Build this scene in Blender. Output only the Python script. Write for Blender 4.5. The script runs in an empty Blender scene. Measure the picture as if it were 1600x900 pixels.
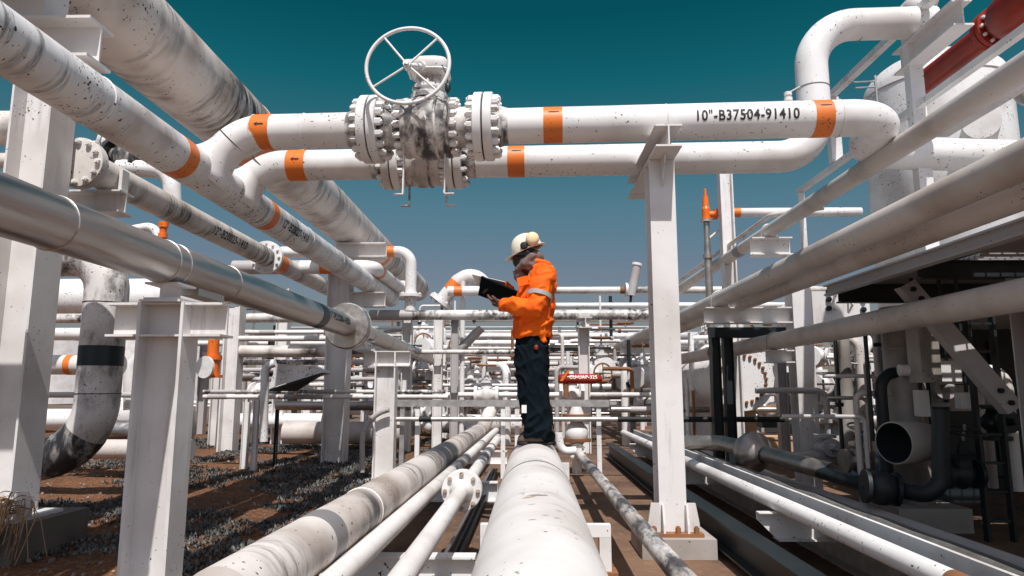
import bpy, bmesh, math, random
from mathutils import Vector, Matrix, Quaternion, noise
random.seed(7)
PI = math.pi
V = Vector
sc = bpy.context.scene
COL = sc.collection
# ------------------------------------------------------------------ camera
F = 1600 * 24.0 / 36.0
ZC = 1.18
TH = math.atan(157 / F)
PSI = math.atan(22 / F * math.cos(TH))
FW = V((-math.sin(PSI) * math.cos(TH), math.cos(PSI) * math.cos(TH), math.sin(TH)))
RT = V((math.cos(PSI), math.sin(PSI), 0))
UP = RT.cross(FW)
cam = bpy.data.objects.new('camera', bpy.data.cameras.new('camera'))
COL.objects.link(cam)
cam.data.lens = 24; cam.data.sensor_width = 36
cam.data.clip_start = 0.05; cam.data.clip_end = 3000
cam.location = (0, 0, ZC)
cam.rotation_euler = (PI / 2 + TH, 0, PSI)
sc.camera = cam

def D(u, v):
    d = FW * F + RT * (u - 800) + UP * (450 - v)
    return d / d.y
def at(u, v, Y):
    d = D(u, v)
    return V((d.x * Y, Y, ZC + d.z * Y))
def ycyl(e1, e2, r):
    """axis (x, z) of a pipe running along y, from a pixel on each silhouette edge and the radius"""
    d1, d2 = D(*e1), D(*e2)
    a1, a2 = math.atan2(d1.z, d1.x), math.atan2(d2.z, d2.x)
    rho = r / math.sin(abs(a1 - a2) / 2); a = (a1 + a2) / 2
    return rho * math.cos(a), ZC + rho * math.sin(a)
def Yat(xz, u, v):
    d = D(u, v); x, z = xz[0], xz[1] - ZC
    return (x * d.x + z * d.z) / (d.x ** 2 + d.z ** 2)

# ------------------------------------------------------------------ mesh builder
def frame(t, up=None):
    t = t.normalized()
    if up is None: up = V((0, 0, 1)) if abs(t.z) < .9 else V((0, 1, 0))
    a = up.cross(t)
    if a.length < 1e-6: a = V((1, 0, 0)).cross(t)
    a.normalize(); b = t.cross(a)
    return t, a, b
class MB:
    def __init__(s): s.v = []; s.f = []; s.sm = []
    def add(s, vs, fs, smooth=False):
        n = len(s.v); s.v += [V(p) for p in vs]
        s.f += [[i + n for i in f] for f in fs]; s.sm += [smooth] * len(fs)
        return s
    def box(s, c, size, R=None):
        c = V(c); h = V(size) / 2; vs = []
        for x in (-1, 1):
            for y in (-1, 1):
                for z in (-1, 1):
                    p = V((x * h.x, y * h.y, z * h.z))
                    if R is not None: p = R @ p
                    vs.append(c + p)
        return s.add(vs, [(0,1,3,2),(4,6,7,5),(0,4,5,1),(2,3,7,6),(0,2,6,4),(1,5,7,3)])
    def bb(s, a, b):
        a = V(a); b = V(b)
        return s.box((a + b) / 2, [abs(x) for x in (b - a)])
    def ring(s, c, a, b, r, n): return [c + (a * math.cos(2*PI*i/n) + b * math.sin(2*PI*i/n)) * r for i in range(n)]
    def tube(s, pts, r, n=20, caps=True, smooth=True):
        pts = [V(p) for p in pts]; m = len(pts)
        rs = r if isinstance(r, (list, tuple)) else [r] * m
        t0 = (pts[1] - pts[0]); t, a, b = frame(t0)
        rings = []
        for i, p in enumerate(pts):
            if i == 0: tt = pts[1] - pts[0]
            elif i == m - 1: tt = pts[-1] - pts[-2]
            else: tt = (pts[i+1] - p).normalized() + (p - pts[i-1]).normalized()
            tt.normalize()
            q = t.rotation_difference(tt); a = q @ a; b = q @ b; t = tt
            rings.append(s.ring(p, a, b, rs[i], n))
        vs = [p for rg in rings for p in rg]
        fs = [(i*n+j, i*n+(j+1) % n, (i+1)*n+(j+1) % n, (i+1)*n+j) for i in range(m-1) for j in range(n)]
        s.add(vs, fs, smooth)
        if caps:
            s.add(rings[0], [list(range(n))[::-1]]); s.add(rings[-1], [list(range(n))])
        return s
    def cyl(s, p0, p1, r, n=20): return s.tube([p0, p1], r, n)
    def lathe(s, o, ax, prof, n=28):
        """prof: list of (distance along axis, radius); each band has its own rings so that edges stay crisp"""
        o = V(o); t, a, b = frame(V(ax))
        for (t0, r0), (t1, r1) in zip(prof[:-1], prof[1:]):
            vs = s.ring(o + t*t0, a, b, max(r0, 1e-4), n) + s.ring(o + t*t1, a, b, max(r1, 1e-4), n)
            s.add(vs, [(j, (j+1) % n, n+(j+1) % n, n+j) for j in range(n)], True)
        return s
    def slathe(s, o, ax, prof, n=24):
        o = V(o); t, a, b = frame(V(ax)); vs = []
        for d, r in prof: vs += s.ring(o + t*d, a, b, max(r, 1e-4), n)
        return s.add(vs, [(i*n+j, i*n+(j+1) % n, (i+1)*n+(j+1) % n, (i+1)*n+j) for i in range(len(prof)-1) for j in range(n)], True)
    def torus(s, c, ax, R, r, n=48, m=10, a0=0, a1=2*PI):
        t, a, b = frame(V(ax)); c = V(c); full = abs(a1 - a0 - 2*PI) < 1e-6
        k = n if full else n + 1; vs = []
        for i in range(k):
            th = a0 + (a1-a0)*i/n; d = a*math.cos(th) + b*math.sin(th)
            vs += [c + d*(R + r*math.cos(2*PI*j/m)) + t*(r*math.sin(2*PI*j/m)) for j in range(m)]
        fs = []
        for i in range(n):
            i2 = (i+1) % k
            fs += [(i*m+j, i2*m+j, i2*m+(j+1) % m, i*m+(j+1) % m) for j in range(m)]
        return s.add(vs, fs, True)
    def prism(s, poly, o, ux, uy, ext):
        o = V(o); ux = V(ux); uy = V(uy); ext = V(ext); n = len(poly)
        A = [o + ux*x + uy*y for x, y in poly]; B = [p + ext for p in A]
        return s.add(A + B, [list(range(n))[::-1], list(range(n, 2*n))] + [(i, (i+1) % n, n+(i+1) % n, n+i) for i in range(n)])
    def hbeam(s, p0, p1, w, h, wdir, tf=.016, tw=.011):
        """I section from p0 to p1; wdir = direction across the flanges, h = depth along the web"""
        p0 = V(p0); p1 = V(p1); t = (p1-p0).normalized(); a = V(wdir).normalized(); b = t.cross(a)
        W, H = w/2, h/2; q = tw/2
        poly = [(-W,-H),(W,-H),(W,-H+tf),(q,-H+tf),(q,H-tf),(W,H-tf),(W,H),(-W,H),(-W,H-tf),(-q,H-tf),(-q,-H+tf),(-W,-H+tf)]
        return s.prism(poly, p0, a, b, p1-p0)
    def sphere(s, c, r, n=20, m=12, sx=(1,1,1)):
        vs = []
        for i in range(m+1):
            th = PI*i/m
            for j in range(n):
                ph = 2*PI*j/n
                vs.append(V(c) + V((r*sx[0]*math.sin(th)*math.cos(ph), r*sx[1]*math.sin(th)*math.sin(ph), r*sx[2]*math.cos(th))))
        return s.add(vs, [(i*n+j, (i+1)*n+j, (i+1)*n+(j+1) % n, i*n+(j+1) % n) for i in range(m) for j in range(n)], True)

def bend(pts, R, k=8):
    """polyline with its corners rounded to radius R (R may be a list per corner)"""
    pts = [V(p) for p in pts]; out = [pts[0]]
    for i in range(1, len(pts)-1):
        Ri = R[i-1] if isinstance(R, (list, tuple)) else R
        p = pts[i]; d0 = (p - pts[i-1]).normalized(); d1 = (pts[i+1]-p).normalized()
        ang = d0.angle(d1)
        if ang < 1e-3: continue
        tl = min(Ri*math.tan(ang/2), (p-pts[i-1]).length*.98, (pts[i+1]-p).length*.98); Rr = tl/math.tan(ang/2)
        ax = d0.cross(d1).normalized(); nrm = ax.cross(d0); c = p - d0*tl + nrm*Rr
        for j in range(k+1):
            out.append(c + Quaternion(ax, ang*j/k) @ (-nrm*Rr))
    out.append(pts[-1]); return out

W = {}
SHARP = set()
def mesh_of(name, mb, m, w):
    me = bpy.data.meshes.new(name)
    me.from_pydata([p - w for p in mb.v], [], mb.f)
    me.polygons.foreach_set('use_smooth', mb.sm); me.update()
    bm = bmesh.new(); bm.from_mesh(me)
    bmesh.ops.recalc_face_normals(bm, faces=bm.faces); bm.to_mesh(me); bm.free()
    me.materials.append(m); return me
def build(name, mb, m, parent=None):
    if parent is not None: w = W[parent.name]
    else:
        xs = [p.x for p in mb.v]; ys = [p.y for p in mb.v]; zs = [p.z for p in mb.v]
        w = V(((min(xs)+max(xs))/2, (min(ys)+max(ys))/2, min(zs)))
    o = bpy.data.objects.new(name, mesh_of(name, mb, m, w)); COL.objects.link(o)
    if parent is not None: o.parent = parent
    else: o.location = w
    W[o.name] = w.copy(); return o
def tag(o, label, cat, group=None):
    o['label'] = label; o['category'] = cat
    if group: o['group'] = group
    return o
def struct(o): o['kind'] = 'structure'; return o
def stuff(o, label, cat): o['kind'] = 'stuff'; o['label'] = label; o['category'] = cat; return o
def thing(name, label, cat, loc, group=None):
    o = bpy.data.objects.new(name, None); COL.objects.link(o); o.location = loc; o.empty_display_size = .1
    W[o.name] = V(loc); return tag(o, label, cat, group)
def shared(name, me, c, parent, axis=None, spin=0):
    """child using shared mesh data (built round the origin, pointing along +z)"""
    o = bpy.data.objects.new(name, me); COL.objects.link(o); o.parent = parent
    o.location = V(c) - W[parent.name]; W[o.name] = V(c)
    if axis is not None:
        q = V((0,0,1)).rotation_difference(V(axis).normalized())
        o.rotation_euler = (q @ Quaternion((0,0,1), spin)).to_euler()
    return o
def dup(root, loc, label=None, group=None, rot=None):
    r = root.copy(); COL.objects.link(r); r.location = loc
    if rot is not None: r.rotation_euler = rot
    if label: r['label'] = label
    if group: r['group'] = group
    for ch in list(root.children):
        c = ch.copy(); COL.objects.link(c); c.parent = r
        for g in list(ch.children):
            d = g.copy(); COL.objects.link(d); d.parent = c
    W[r.name] = V(loc); return r

# ------------------------------------------------------------------ materials
M = {}
class NT:
    def __init__(s, name):
        s.m = bpy.data.materials.new(name); s.m.use_nodes = True; s.t = s.m.node_tree; s.n = s.t.nodes
        s.b = s.n['Principled BSDF']; M[name] = s.m
        tc = s.n.new('ShaderNodeTexCoord'); oi = s.n.new('ShaderNodeObjectInfo')
        mu = s.n.new('ShaderNodeVectorMath'); mu.operation = 'SCALE'; cx = s.n.new('ShaderNodeCombineXYZ')
        for i in range(3): s.l(oi.outputs['Random'], cx.inputs[i])
        s.l(cx.outputs[0], mu.inputs[0]); mu.inputs['Scale'].default_value = 37
        ad = s.n.new('ShaderNodeVectorMath'); s.l(tc.outputs['Object'], ad.inputs[0]); s.l(mu.outputs[0], ad.inputs[1])
        s.co = ad.outputs[0]; s.gen = tc.outputs['Object']
    def l(s, a, b): s.t.links.new(a, b)
    def noise(s, scale, detail=4, rough=.55, stretch=None, dist=0):
        n = s.n.new('ShaderNodeTexNoise'); n.inputs['Scale'].default_value = scale; n.inputs['Detail'].default_value = detail
        n.inputs['Roughness'].default_value = rough; n.inputs['Distortion'].default_value = dist
        co = s.co
        if stretch:
            mp = s.n.new('ShaderNodeMapping'); mp.inputs['Scale'].default_value = stretch; s.l(co, mp.inputs[0]); co = mp.outputs[0]
        s.l(co, n.inputs['Vector']); return n.outputs['Fac']
    def ramp(s, x, a, b, lo=0, hi=1):
        r = s.n.new('ShaderNodeMapRange'); r.interpolation_type = 'SMOOTHSTEP'
        r.inputs[1].default_value = a; r.inputs[2].default_value = b; r.inputs[3].default_value = lo; r.inputs[4].default_value = hi
        s.l(x, r.inputs[0]); return r.outputs[0]
    def math(s, op, a, b):
        m = s.n.new('ShaderNodeMath'); m.operation = op
        for i, x in enumerate((a, b)):
            if isinstance(x, (int, float)): m.inputs[i].default_value = x
            else: s.l(x, m.inputs[i])
        return m.outputs[0]
    def mix(s, fac, a, b):
        m = s.n.new('ShaderNodeMix'); m.data_type = 'RGBA'
        if isinstance(fac, (int, float)): m.inputs[0].default_value = fac
        else: s.l(fac, m.inputs[0])
        for i, x in ((6, a), (7, b)):
            if isinstance(x, tuple): m.inputs[i].default_value = (*x, 1)
            else: s.l(x, m.inputs[i])
        return m.outputs[2]
    def bump(s, h, strength=.2, dist=.01):
        b = s.n.new('ShaderNodeBump'); b.inputs['Strength'].default_value = strength; b.inputs['Distance'].default_value = dist
        s.l(h, b.inputs['Height']); s.l(b.outputs[0], s.b.inputs['Normal'])
    def fin(s, col, rough=.5, metal=0, spec=.4):
        if isinstance(col, tuple): s.b.inputs['Base Color'].default_value = (*col, 1)
        else: s.l(col, s.b.inputs['Base Color'])
        if isinstance(rough, (int, float)): s.b.inputs['Roughness'].default_value = rough
        else: s.l(rough, s.b.inputs['Roughness'])
        s.b.inputs['Metallic'].default_value = metal; s.b.inputs['Specular IOR Level'].default_value = spec
        return s.m

def paint(name, base, chips=.5, grime=.3, streak=0, stretch=(1, 8, 1), chipcol=(.035, .025, .02), dirt=(.33, .265, .22), rough=.45, mild=(.025, .025, .028), mlo=.56, ssc=2.2, plo=.44):
    t = NT(name)
    big = t.noise(1.6, 3); col = t.mix(t.ramp(big, .42, .75, 0, grime), base, dirt)
    fine = t.noise(9, 5, .7); col = t.mix(t.ramp(fine, .5, .8, 0, .22), col, tuple(c*.62 for c in base))
    if streak:
        st = t.noise(ssc, 6, .68, stretch); pat = t.noise(.9, 3, .6)
        k = t.math('MULTIPLY', t.ramp(st, mlo-.06, mlo+.16), t.ramp(pat, plo, plo+.18)); col = t.mix(t.math('MULTIPLY', k, streak), col, mild)
    if chips:
        c = t.noise(42, 3, .5); w = t.noise(2.3, 2, .5)
        k = t.ramp(t.math('ADD', c, t.math('MULTIPLY', w, .34)), .905-.06*chips, .925-.06*chips)
        col = t.mix(k, col, chipcol)
    t.bump(fine, .12, .004)
    return t.fin(col, rough)
WH = (.78, .77, .765)
paint('white_paint', WH, .95, .5)
paint('white_speckled', WH, 1.5, .9, .9, (1, 6, 1), mlo=.54)
paint('white_clean', WH, .15, .3)
paint('white_mildew', (.70, .65, .61), 1.0, .95, 1, (1, 5, 1), mlo=.475)
paint('white_mottled', (.72, .69, .66), .9, .7, .95, (4, 1, 3), mlo=.44, plo=.36)
paint('black_mottled', (.42, .40, .39), .8, .7, 1, (3, 3, 1), mlo=.36, plo=.15)
paint('dusty_paint', (.58, .53, .495), .5, .75, .12, (1, .6, 1))
paint('shaded_beige', (.36, .33, .30), .4, .8, .4, (2, 2, .6), dirt=(.13, .11, .1))  # beige darkened so the shade under the platform is in the paint
paint('mould_pipe', (.72, .69, .675), .7, .6, 1, (1.4, 1.4, .8), mlo=.50, ssc=3.0, plo=.26)
paint('grey_paint', (.42, .40, .40), .3, .5)
paint('column_paint', (.74, .72, .71), .35, .4, .35, (6, 6, .5))
paint('worn_white', (.76, .735, .71), .12, .4, .5, (1, 3, 1), mild=(.12, .1, .09))
paint('scuff', (.55, .44, .32), 0, .5)
paint('grey_band', (.20, .19, .195), .2, .5, dirt=(.3, .28, .27))
paint('dark_band', (.006, .018, .022), .1, .4, dirt=(.025, .035, .04), rough=.4)
paint('orange_band', (.74, .185, .028), .9, .5, dirt=(.45, .12, .03))
paint('orange_paint', (.80, .17, .02), .5, .4, dirt=(.5, .1, .02), rough=.35)
paint('red_paint', (.32, .026, .010), .8, .9, dirt=(.14, .02, .012), rough=.32)
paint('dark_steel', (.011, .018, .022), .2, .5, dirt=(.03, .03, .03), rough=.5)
paint('blue_paint', (.02, .22, .55), .1, .3, dirt=(.03, .12, .3))
paint('rust', (.28, .12, .05), .6, .9, dirt=(.10, .05, .03), rough=.8)
paint('tan_box', (.5, .33, .2), .1, .5, dirt=(.35, .24, .16), rough=.7)
paint('concrete', (.40, .37, .345), .3, .8, dirt=(.22, .18, .15), rough=.85)
paint('old_shaded_concrete', (.16, .135, .115), .5, .9, dirt=(.07, .055, .045), rough=.9)  # old concrete, darkened to carry the plinth's shade in its colour
paint('stencil_ink', (.012, .013, .016), 0, 0, rough=.6)
paint('white_ink', (.8, .78, .75), 0, 0, rough=.6)
paint('navy_cloth', (.003, .0075, .011), 0, .4, dirt=(.005, .010, .014), rough=.95); M['navy_cloth'].node_tree.nodes['Principled BSDF'].inputs['Specular IOR Level'].default_value = .12
paint('black_rubber', (.007, .009, .011), 0, .3, dirt=(.025, .022, .02), rough=.6)
paint('helmet_shell', (.80, .74, .63), 0, .25, dirt=(.6, .5, .38), rough=.28)
paint('muff_shell', (.85, .66, .40), 0, .2, dirt=(.6, .4, .2), rough=.35)
paint('scarf_cloth', (.19, .145, .135), 0, .8, dirt=(.07, .06, .06), rough=.9)
paint('balaclava', (.035, .03, .032), 0, .5, dirt=(.06, .05, .05), rough=.9)
paint('lens', (.004, .004, .006), 0, 0, rough=.12)
paint('skin', (.30, .17, .11), 0, .2, rough=.5)
paint('glove_leather', (.10, .055, .035), 0, .5, dirt=(.05, .03, .02), rough=.8)
paint('boot_leather', (.06, .035, .025), 0, .6, dirt=(.14, .10, .07), rough=.6)
paint('reflective_tape', (.34, .35, .34), 0, .2, rough=.35)
paint('paper', (.82, .81, .8), 0, .05, rough=.7)
paint('straw', (.36, .22, .12), 0, .9, dirt=(.14, .08, .045), rough=.95)
paint('bolt_steel', (.42, .33, .26), .4, .6, dirt=(.25, .14, .08), rough=.5)
t = NT('orange_cloth'); n1 = t.noise(6, 5, .6); c = t.mix(t.ramp(n1, .35, .7), (.90, .155, .006), (.82, .10, .004))
t.bump(t.noise(60, 3), .15, .003); t.fin(c, .75, 0, .25)
def metal(name, col, rough, st, m=.95):
    t = NT(name); a = t.noise(3, 5, .6, st); b = t.noise(14, 4)
    c = t.mix(t.ramp(a, .3, .7), tuple(x*.72 for x in col), col); t.bump(b, .08, .003)
    return t.fin(c, t.ramp(a, .2, .8, rough-.08, rough+.14), m, .5)
metal('stainless', (.62, .58, .555), .36, (6, .5, 6))
metal('galvanised', (.50, .485, .475), .45, (3, 3, 3), .6)
metal('pipe_steel', (.46, .42, .39), .4, (3, 3, 3), .8)
t = NT('soil'); a = t.noise(1.1, 6, .65); b = t.noise(22, 6, .75); g = t.noise(60, 3)
c = t.mix(t.ramp(a, .35, .65), (.165, .07, .032), (.085, .045, .027)); c = t.mix(t.ramp(b, .45, .7), c, (.30, .15, .08))
c = t.mix(t.ramp(g, .62, .7), c, (.38, .26, .19)); t.bump(b, .8, .03); t.fin(c, .95, 0, .15)
t = NT('slab'); a = t.noise(.7, 6, .65); b = t.noise(14, 6, .75)
c = t.mix(t.ramp(a, .35, .65), (.20, .12, .075), (.10, .062, .045)); c = t.mix(t.ramp(b, .5, .75), c, (.27, .17, .115))
t.bump(b, .4, .012); t.fin(c, .9, 0, .2)
t = NT('far_ground'); a = t.noise(.15, 6, .6); c = t.mix(t.ramp(a, .35, .65), (.19, .14, .105), (.13, .09, .065)); t.fin(c, .95, 0, .1)
t = NT('succulent_leaf'); a = t.noise(1.7, 4, .6); c = t.mix(t.ramp(a, .35, .65), (.045, .055, .055), (.15, .145, .135)); t.fin(c, .6, 0, .3)
t = NT('pebbles'); a = t.noise(3.1, 3, .6); c = t.mix(t.ramp(a, .35, .65), (.15, .10, .075), (.34, .29, .25)); t.fin(c, .85, 0, .2)

# ------------------------------------------------------------------ light
SUN = V((.075, -.60, 1)).normalized()
EL = math.asin(SUN.z); ROT = math.atan2(SUN.x, SUN.y)
sl = bpy.data.lights.new('sun', 'SUN'); sl.energy = SUN_E = 4.5; sl.angle = math.radians(.5); sl.color = (1, .968, .93)
so = bpy.data.objects.new('sun', sl); COL.objects.link(so); so.location = SUN * 60
so.rotation_euler = (-SUN).to_track_quat('-Z', 'Y').to_euler()
w = bpy.data.worlds.new('World'); sc.world = w; w.use_nodes = True; nt = w.node_tree; nd = nt.nodes; lk = nt.links
bg = nd['Background']; bg.inputs[1].default_value = .15
sky = nd.new('ShaderNodeTexSky'); sky.sky_type = 'NISHITA'; sky.sun_disc = False; sky.sun_elevation = EL; sky.sun_rotation = ROT
sky.air_density = 1.0; sky.dust_density = 1.2; sky.ozone_density = 2.0
tc = nd.new('ShaderNodeTexCoord'); nm = nd.new('ShaderNodeVectorMath'); nm.operation = 'NORMALIZE'; lk.new(tc.outputs['Generated'], nm.inputs[0])
sx = nd.new('ShaderNodeSeparateXYZ'); lk.new(nm.outputs[0], sx.inputs[0])
cr = nd.new('ShaderNodeValToRGB'); cr.color_ramp.interpolation = 'LINEAR'
SKY = [(0.0, (.33, .27, .25)), (.17, (.37, .345, .325)), (.26, (.28, .42, .355)), (.42, (.035, .37, .28)), (.5, (.010, .28, .22)), (1.0, (.01, .25, .2))]
el = cr.color_ramp.elements
while len(el) < len(SKY): el.new(.5)
for e, (p, c) in zip(el, SKY): e.position = p; e.color = (*c, 1)
lk.new(sx.outputs[2], cr.inputs[0])
m1 = nd.new('ShaderNodeMix'); m1.data_type = 'RGBA'; m1.blend_type = 'MULTIPLY'; m1.inputs[0].default_value = 1
lk.new(sky.outputs[0], m1.inputs[6]); lk.new(cr.outputs[0], m1.inputs[7])
dt = nd.new('ShaderNodeVectorMath'); dt.operation = 'DOT_PRODUCT'; lk.new(nm.outputs[0], dt.inputs[0]); dt.inputs[1].default_value = SUN
mr = nd.new('ShaderNodeMapRange'); mr.interpolation_type = 'SMOOTHSTEP'; lk.new(dt.outputs['Value'], mr.inputs[0])
mr.inputs[1].default_value = .25; mr.inputs[2].default_value = .85
m2 = nd.new('ShaderNodeMix'); m2.data_type = 'RGBA'; lk.new(mr.outputs[0], m2.inputs[0]); lk.new(m1.outputs[2], m2.inputs[6])
m3 = nd.new('ShaderNodeMix'); m3.data_type = 'RGBA'; m3.blend_type = 'MULTIPLY'; m3.inputs[0].default_value = 1
lk.new(sky.outputs[0], m3.inputs[6]); m3.inputs[7].default_value = (.90, .80, .715, 1)
lk.new(m3.outputs[2], m2.inputs[7]); lk.new(m2.outputs[2], bg.inputs[0])
vs = sc.view_settings; vs.view_transform = 'Standard'; vs.look = 'None'; vs.exposure = .1; vs.gamma = 1; vs.use_curve_mapping = False
sc.render.engine = 'CYCLES'
sc.cycles.max_bounces = 6

# ------------------------------------------------------------------ shared bits
def text_mesh(s, size, bold=.0, stencil=True):
    """flat filled text as MB-style lists, centred; glyph bridges cut like a stencil"""
    cu = bpy.data.curves.new('txt', 'FONT'); cu.body = s; cu.size = size; cu.offset = bold; cu.align_x = 'CENTER'; cu.align_y = 'CENTER'
    cu.resolution_u = 4; cu.space_character = 1.1
    o = bpy.data.objects.new('txt', cu); COL.objects.link(o)
    dg = bpy.context.evaluated_depsgraph_get(); dg.update()
    me = bpy.data.meshes.new_from_object(o.evaluated_get(dg))
    bpy.data.objects.remove(o); bpy.data.curves.remove(cu)
    bm = bmesh.new(); bm.from_mesh(me); bpy.data.meshes.remove(me); return bm
def text_on(parent, s, size, c, tdir, n, r, m, narrow=.85, bold=.003, lift=.0025, name='lettering'):
    bm = text_mesh(s, size, bold)
    ys = [v.co.y for v in bm.verts]
    for k in range(1, 8):
        y = min(ys) + (max(ys)-min(ys))*k/8
        bmesh.ops.bisect_plane(bm, geom=bm.verts[:]+bm.edges[:]+bm.faces[:], plane_co=(0, y, 0), plane_no=(0, 1, 0))
    t = V(tdir).normalized(); n = V(n); n = (n - t*n.dot(t)).normalized(); u = n.cross(t); c = V(c)
    mb = MB(); vs = []
    for v in bm.verts:
        a = v.co.y/r if r else 0
        vs.append(c + t*v.co.x*narrow + ((n*math.cos(a)+u*math.sin(a))*(r+lift) if r else n*lift + u*v.co.y))
    bm.verts.index_update()
    mb.add(vs, [[v.index for v in f.verts] for f in bm.faces]); bm.free()
    return build(name, mb, m, parent)

def hexbolt(r, L, studs=True):
    mb = MB(); mb.lathe((0,0,0), (0,0,1), [(0, r), (L*.8, r), (L*.8, 0)], 6)
    mb.lathe((0,0,0), (0,0,1), [(L*.8, r*.6), (L, r*.58), (L, 0)], 8)
    for i in range(len(mb.sm)): mb.sm[i] = False
    return mb
BOLT = {}
def bolt_ring(parent, c, ax, R, n, r, L, m, a0=0):
    key = (round(r, 4), round(L, 4), m.name)
    if key not in BOLT: BOLT[key] = mesh_of('bolt', hexbolt(r, L), m, V((0,0,0)))
    t, a, b = frame(V(ax))
    for i in range(n):
        th = 2*PI*i/n + a0
        shared('bolt', BOLT[key], V(c) + (a*math.cos(th)+b*math.sin(th))*R, parent, t, random.random())
def flange(parent, c, ax, r, th, m, nb=8, br=None, both=True, face=True):
    """a bolted disc centred on c; its bolts are its own children"""
    t = V(ax).normalized(); c = V(c)
    mb = MB().lathe(c - t*th/2, t, [(0, 0), (0, r-.004), (.004, r), (th-.004, r), (th, r-.004), (th, 0)], 32)
    f = build('flange', mb, m, parent)
    br = br or r*.1
    if nb:
        bolt_ring(f, c + t*th/2, t, r*.82, nb, br, br*1.5, M['white_paint'] if r > .18 else M['bolt_steel'])
        if both: bolt_ring(f, c - t*th/2, -t, r*.82, nb, br, br*1.5, M['white_paint'] if r > .18 else M['bolt_steel'])
    return f
def band(parent, p0, p1, r, m, name='orange_band'):
    p0 = V(p0); p1 = V(p1); t = (p1-p0); L = t.length
    return build(name, MB().lathe(p0, t, [(0, r), (0, r+.002), (L, r+.002), (L, r)], 40), m, parent)
def yband(parent, xz, y0, y1, r, m, name='orange_band'):
    return band(parent, (xz[0], y0, xz[1]), (xz[0], y1, xz[1]), r, m, name)
def weld(parent, c, ax, r, m):
    return build('weld_seam', MB().torus(c, ax, r+.001, .0045, 40, 6), m, parent)
# ================================================================== GROUND
def sheet(name, x0, x1, y0, y1, z, m, nx=1, ny=1, h=0):
    mb = MB(); vs = []
    for j in range(ny+1):
        for i in range(nx+1):
            p = V((x0+(x1-x0)*i/nx, y0+(y1-y0)*j/ny, z))
            if h and 0 < i < nx and 0 < j < ny: p.z += h*(noise.noise(p*1.3)*.9 + noise.noise(p*5)*.5)
            vs.append(p)
    mb.add(vs, [(j*(nx+1)+i, j*(nx+1)+i+1, (j+1)*(nx+1)+i+1, (j+1)*(nx+1)+i) for j in range(ny) for i in range(nx)], bool(h))
    return struct(build(name, mb, m))
sheet('ground', -600, 600, -60, 1500, -.06, M['far_ground'])
soil = sheet('soil', -14, -1.32, 0, 24, -.01, M['soil'], 110, 180, .045)
sheet('concrete_floor', -1.3, 12, -6, 30, .004, M['slab'])

def soil_z(x, y):
    p = V((x, y, -.01)); return -.01 + .045*(noise.noise(p*1.3)*.9 + noise.noise(p*5)*.5)
rng = random.Random(3)
mb = MB()
for k in range(30000):
    x = -1.4 - rng.random()**1.3*6.5; y = 2.6 + rng.random()**1.35*14
    f = noise.noise(V((x*.55, y*.55, 3))) + .45*noise.noise(V((x*1.6, y*1.6, 9)))
    if y < 4.2 and x < -2.2: f -= .35
    if f < -.04: continue
    z = soil_z(x, y) + .045*max(0, f)*rng.random()
    s = .010 + .017*rng.random() + .0006*y; nl = 5
    for j in range(nl):
        a = rng.random()*2*PI; tl = .3 + rng.random()*.9; d = V((math.cos(a)*math.cos(tl), math.sin(a)*math.cos(tl), math.sin(tl)))
        sd = V((-math.sin(a), math.cos(a), 0))*s*.34; b = V((x, y, z)) + V((rng.uniform(-.03, .03), rng.uniform(-.03, .03), 0))
        mb.add([b, b + d*s*1.0 + sd, b + d*s*(1.5+.7*rng.random()), b + d*s*1.0 - sd], [(0, 1, 2, 3)])
stuff(build('ground_cover', mb, M['succulent_leaf']), 'low bluish grey creeping plants covering the brown soil on the left', 'ground cover')
mb = MB()
for k in range(2600):
    x = -1.4 - rng.random()*6; y = 2.4 + rng.random()**1.5*10; s = .008 + .02*rng.random()**2
    z = soil_z(x, y)
    q = Quaternion((rng.random(), rng.random(), rng.random(), rng.random())).normalized()
    vs = [V((x, y, z+s*.3)) + q @ (V(p)*s*rng.uniform(.7, 1.2)) for p in ((1,0,0),(-1,0,0),(0,1,0),(0,-1,0),(0,0,.8),(0,0,-.8))]
    mb.add(vs, [(0,2,4),(2,1,4),(1,3,4),(3,0,4),(2,0,5),(1,2,5),(3,1,5),(0,3,5)])
stuff(build('pebbles', mb, M['pebbles']), 'small pale pebbles scattered over the brown soil', 'pebbles')

# ================================================================== LEFT OVERHEAD PIPES
def ypipe(name, label, xz, r, y0, y1, m, cat='pipe', n=40, group=None, dz=0):
    # long straight pipes get rings every metre or so
    k = max(2, int((y1-y0)/1.5)); pts = [V((xz[0], y0+(y1-y0)*i/k, xz[1]+dz*i/k)) for i in range(k+1)]
    return tag(build(name, MB().tube(pts, r, n), m), label, cat, group)
WP = M['white_paint']
L2 = ycyl((29, 0), (258, 0), .35)
big = ypipe('overhead_pipe', 'widest overhead white pipe with black mildew streaks, above the steel beams at left', L2, .35, .6, 19, M['white_mildew'], n=56)
for u, v, dy in ((418, 176, .22), (606, 372, .22), (640, 410, .2)):
    y = Yat(L2, u, v); yband(big, L2, y-dy/2, y+dy/2, .35, M['orange_band'])
for y in (2.4, 4.1, 7.0, 10.2): weld(big, (L2[0], y, L2[1]), (0,1,0), .35, M['white_mildew'])

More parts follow.
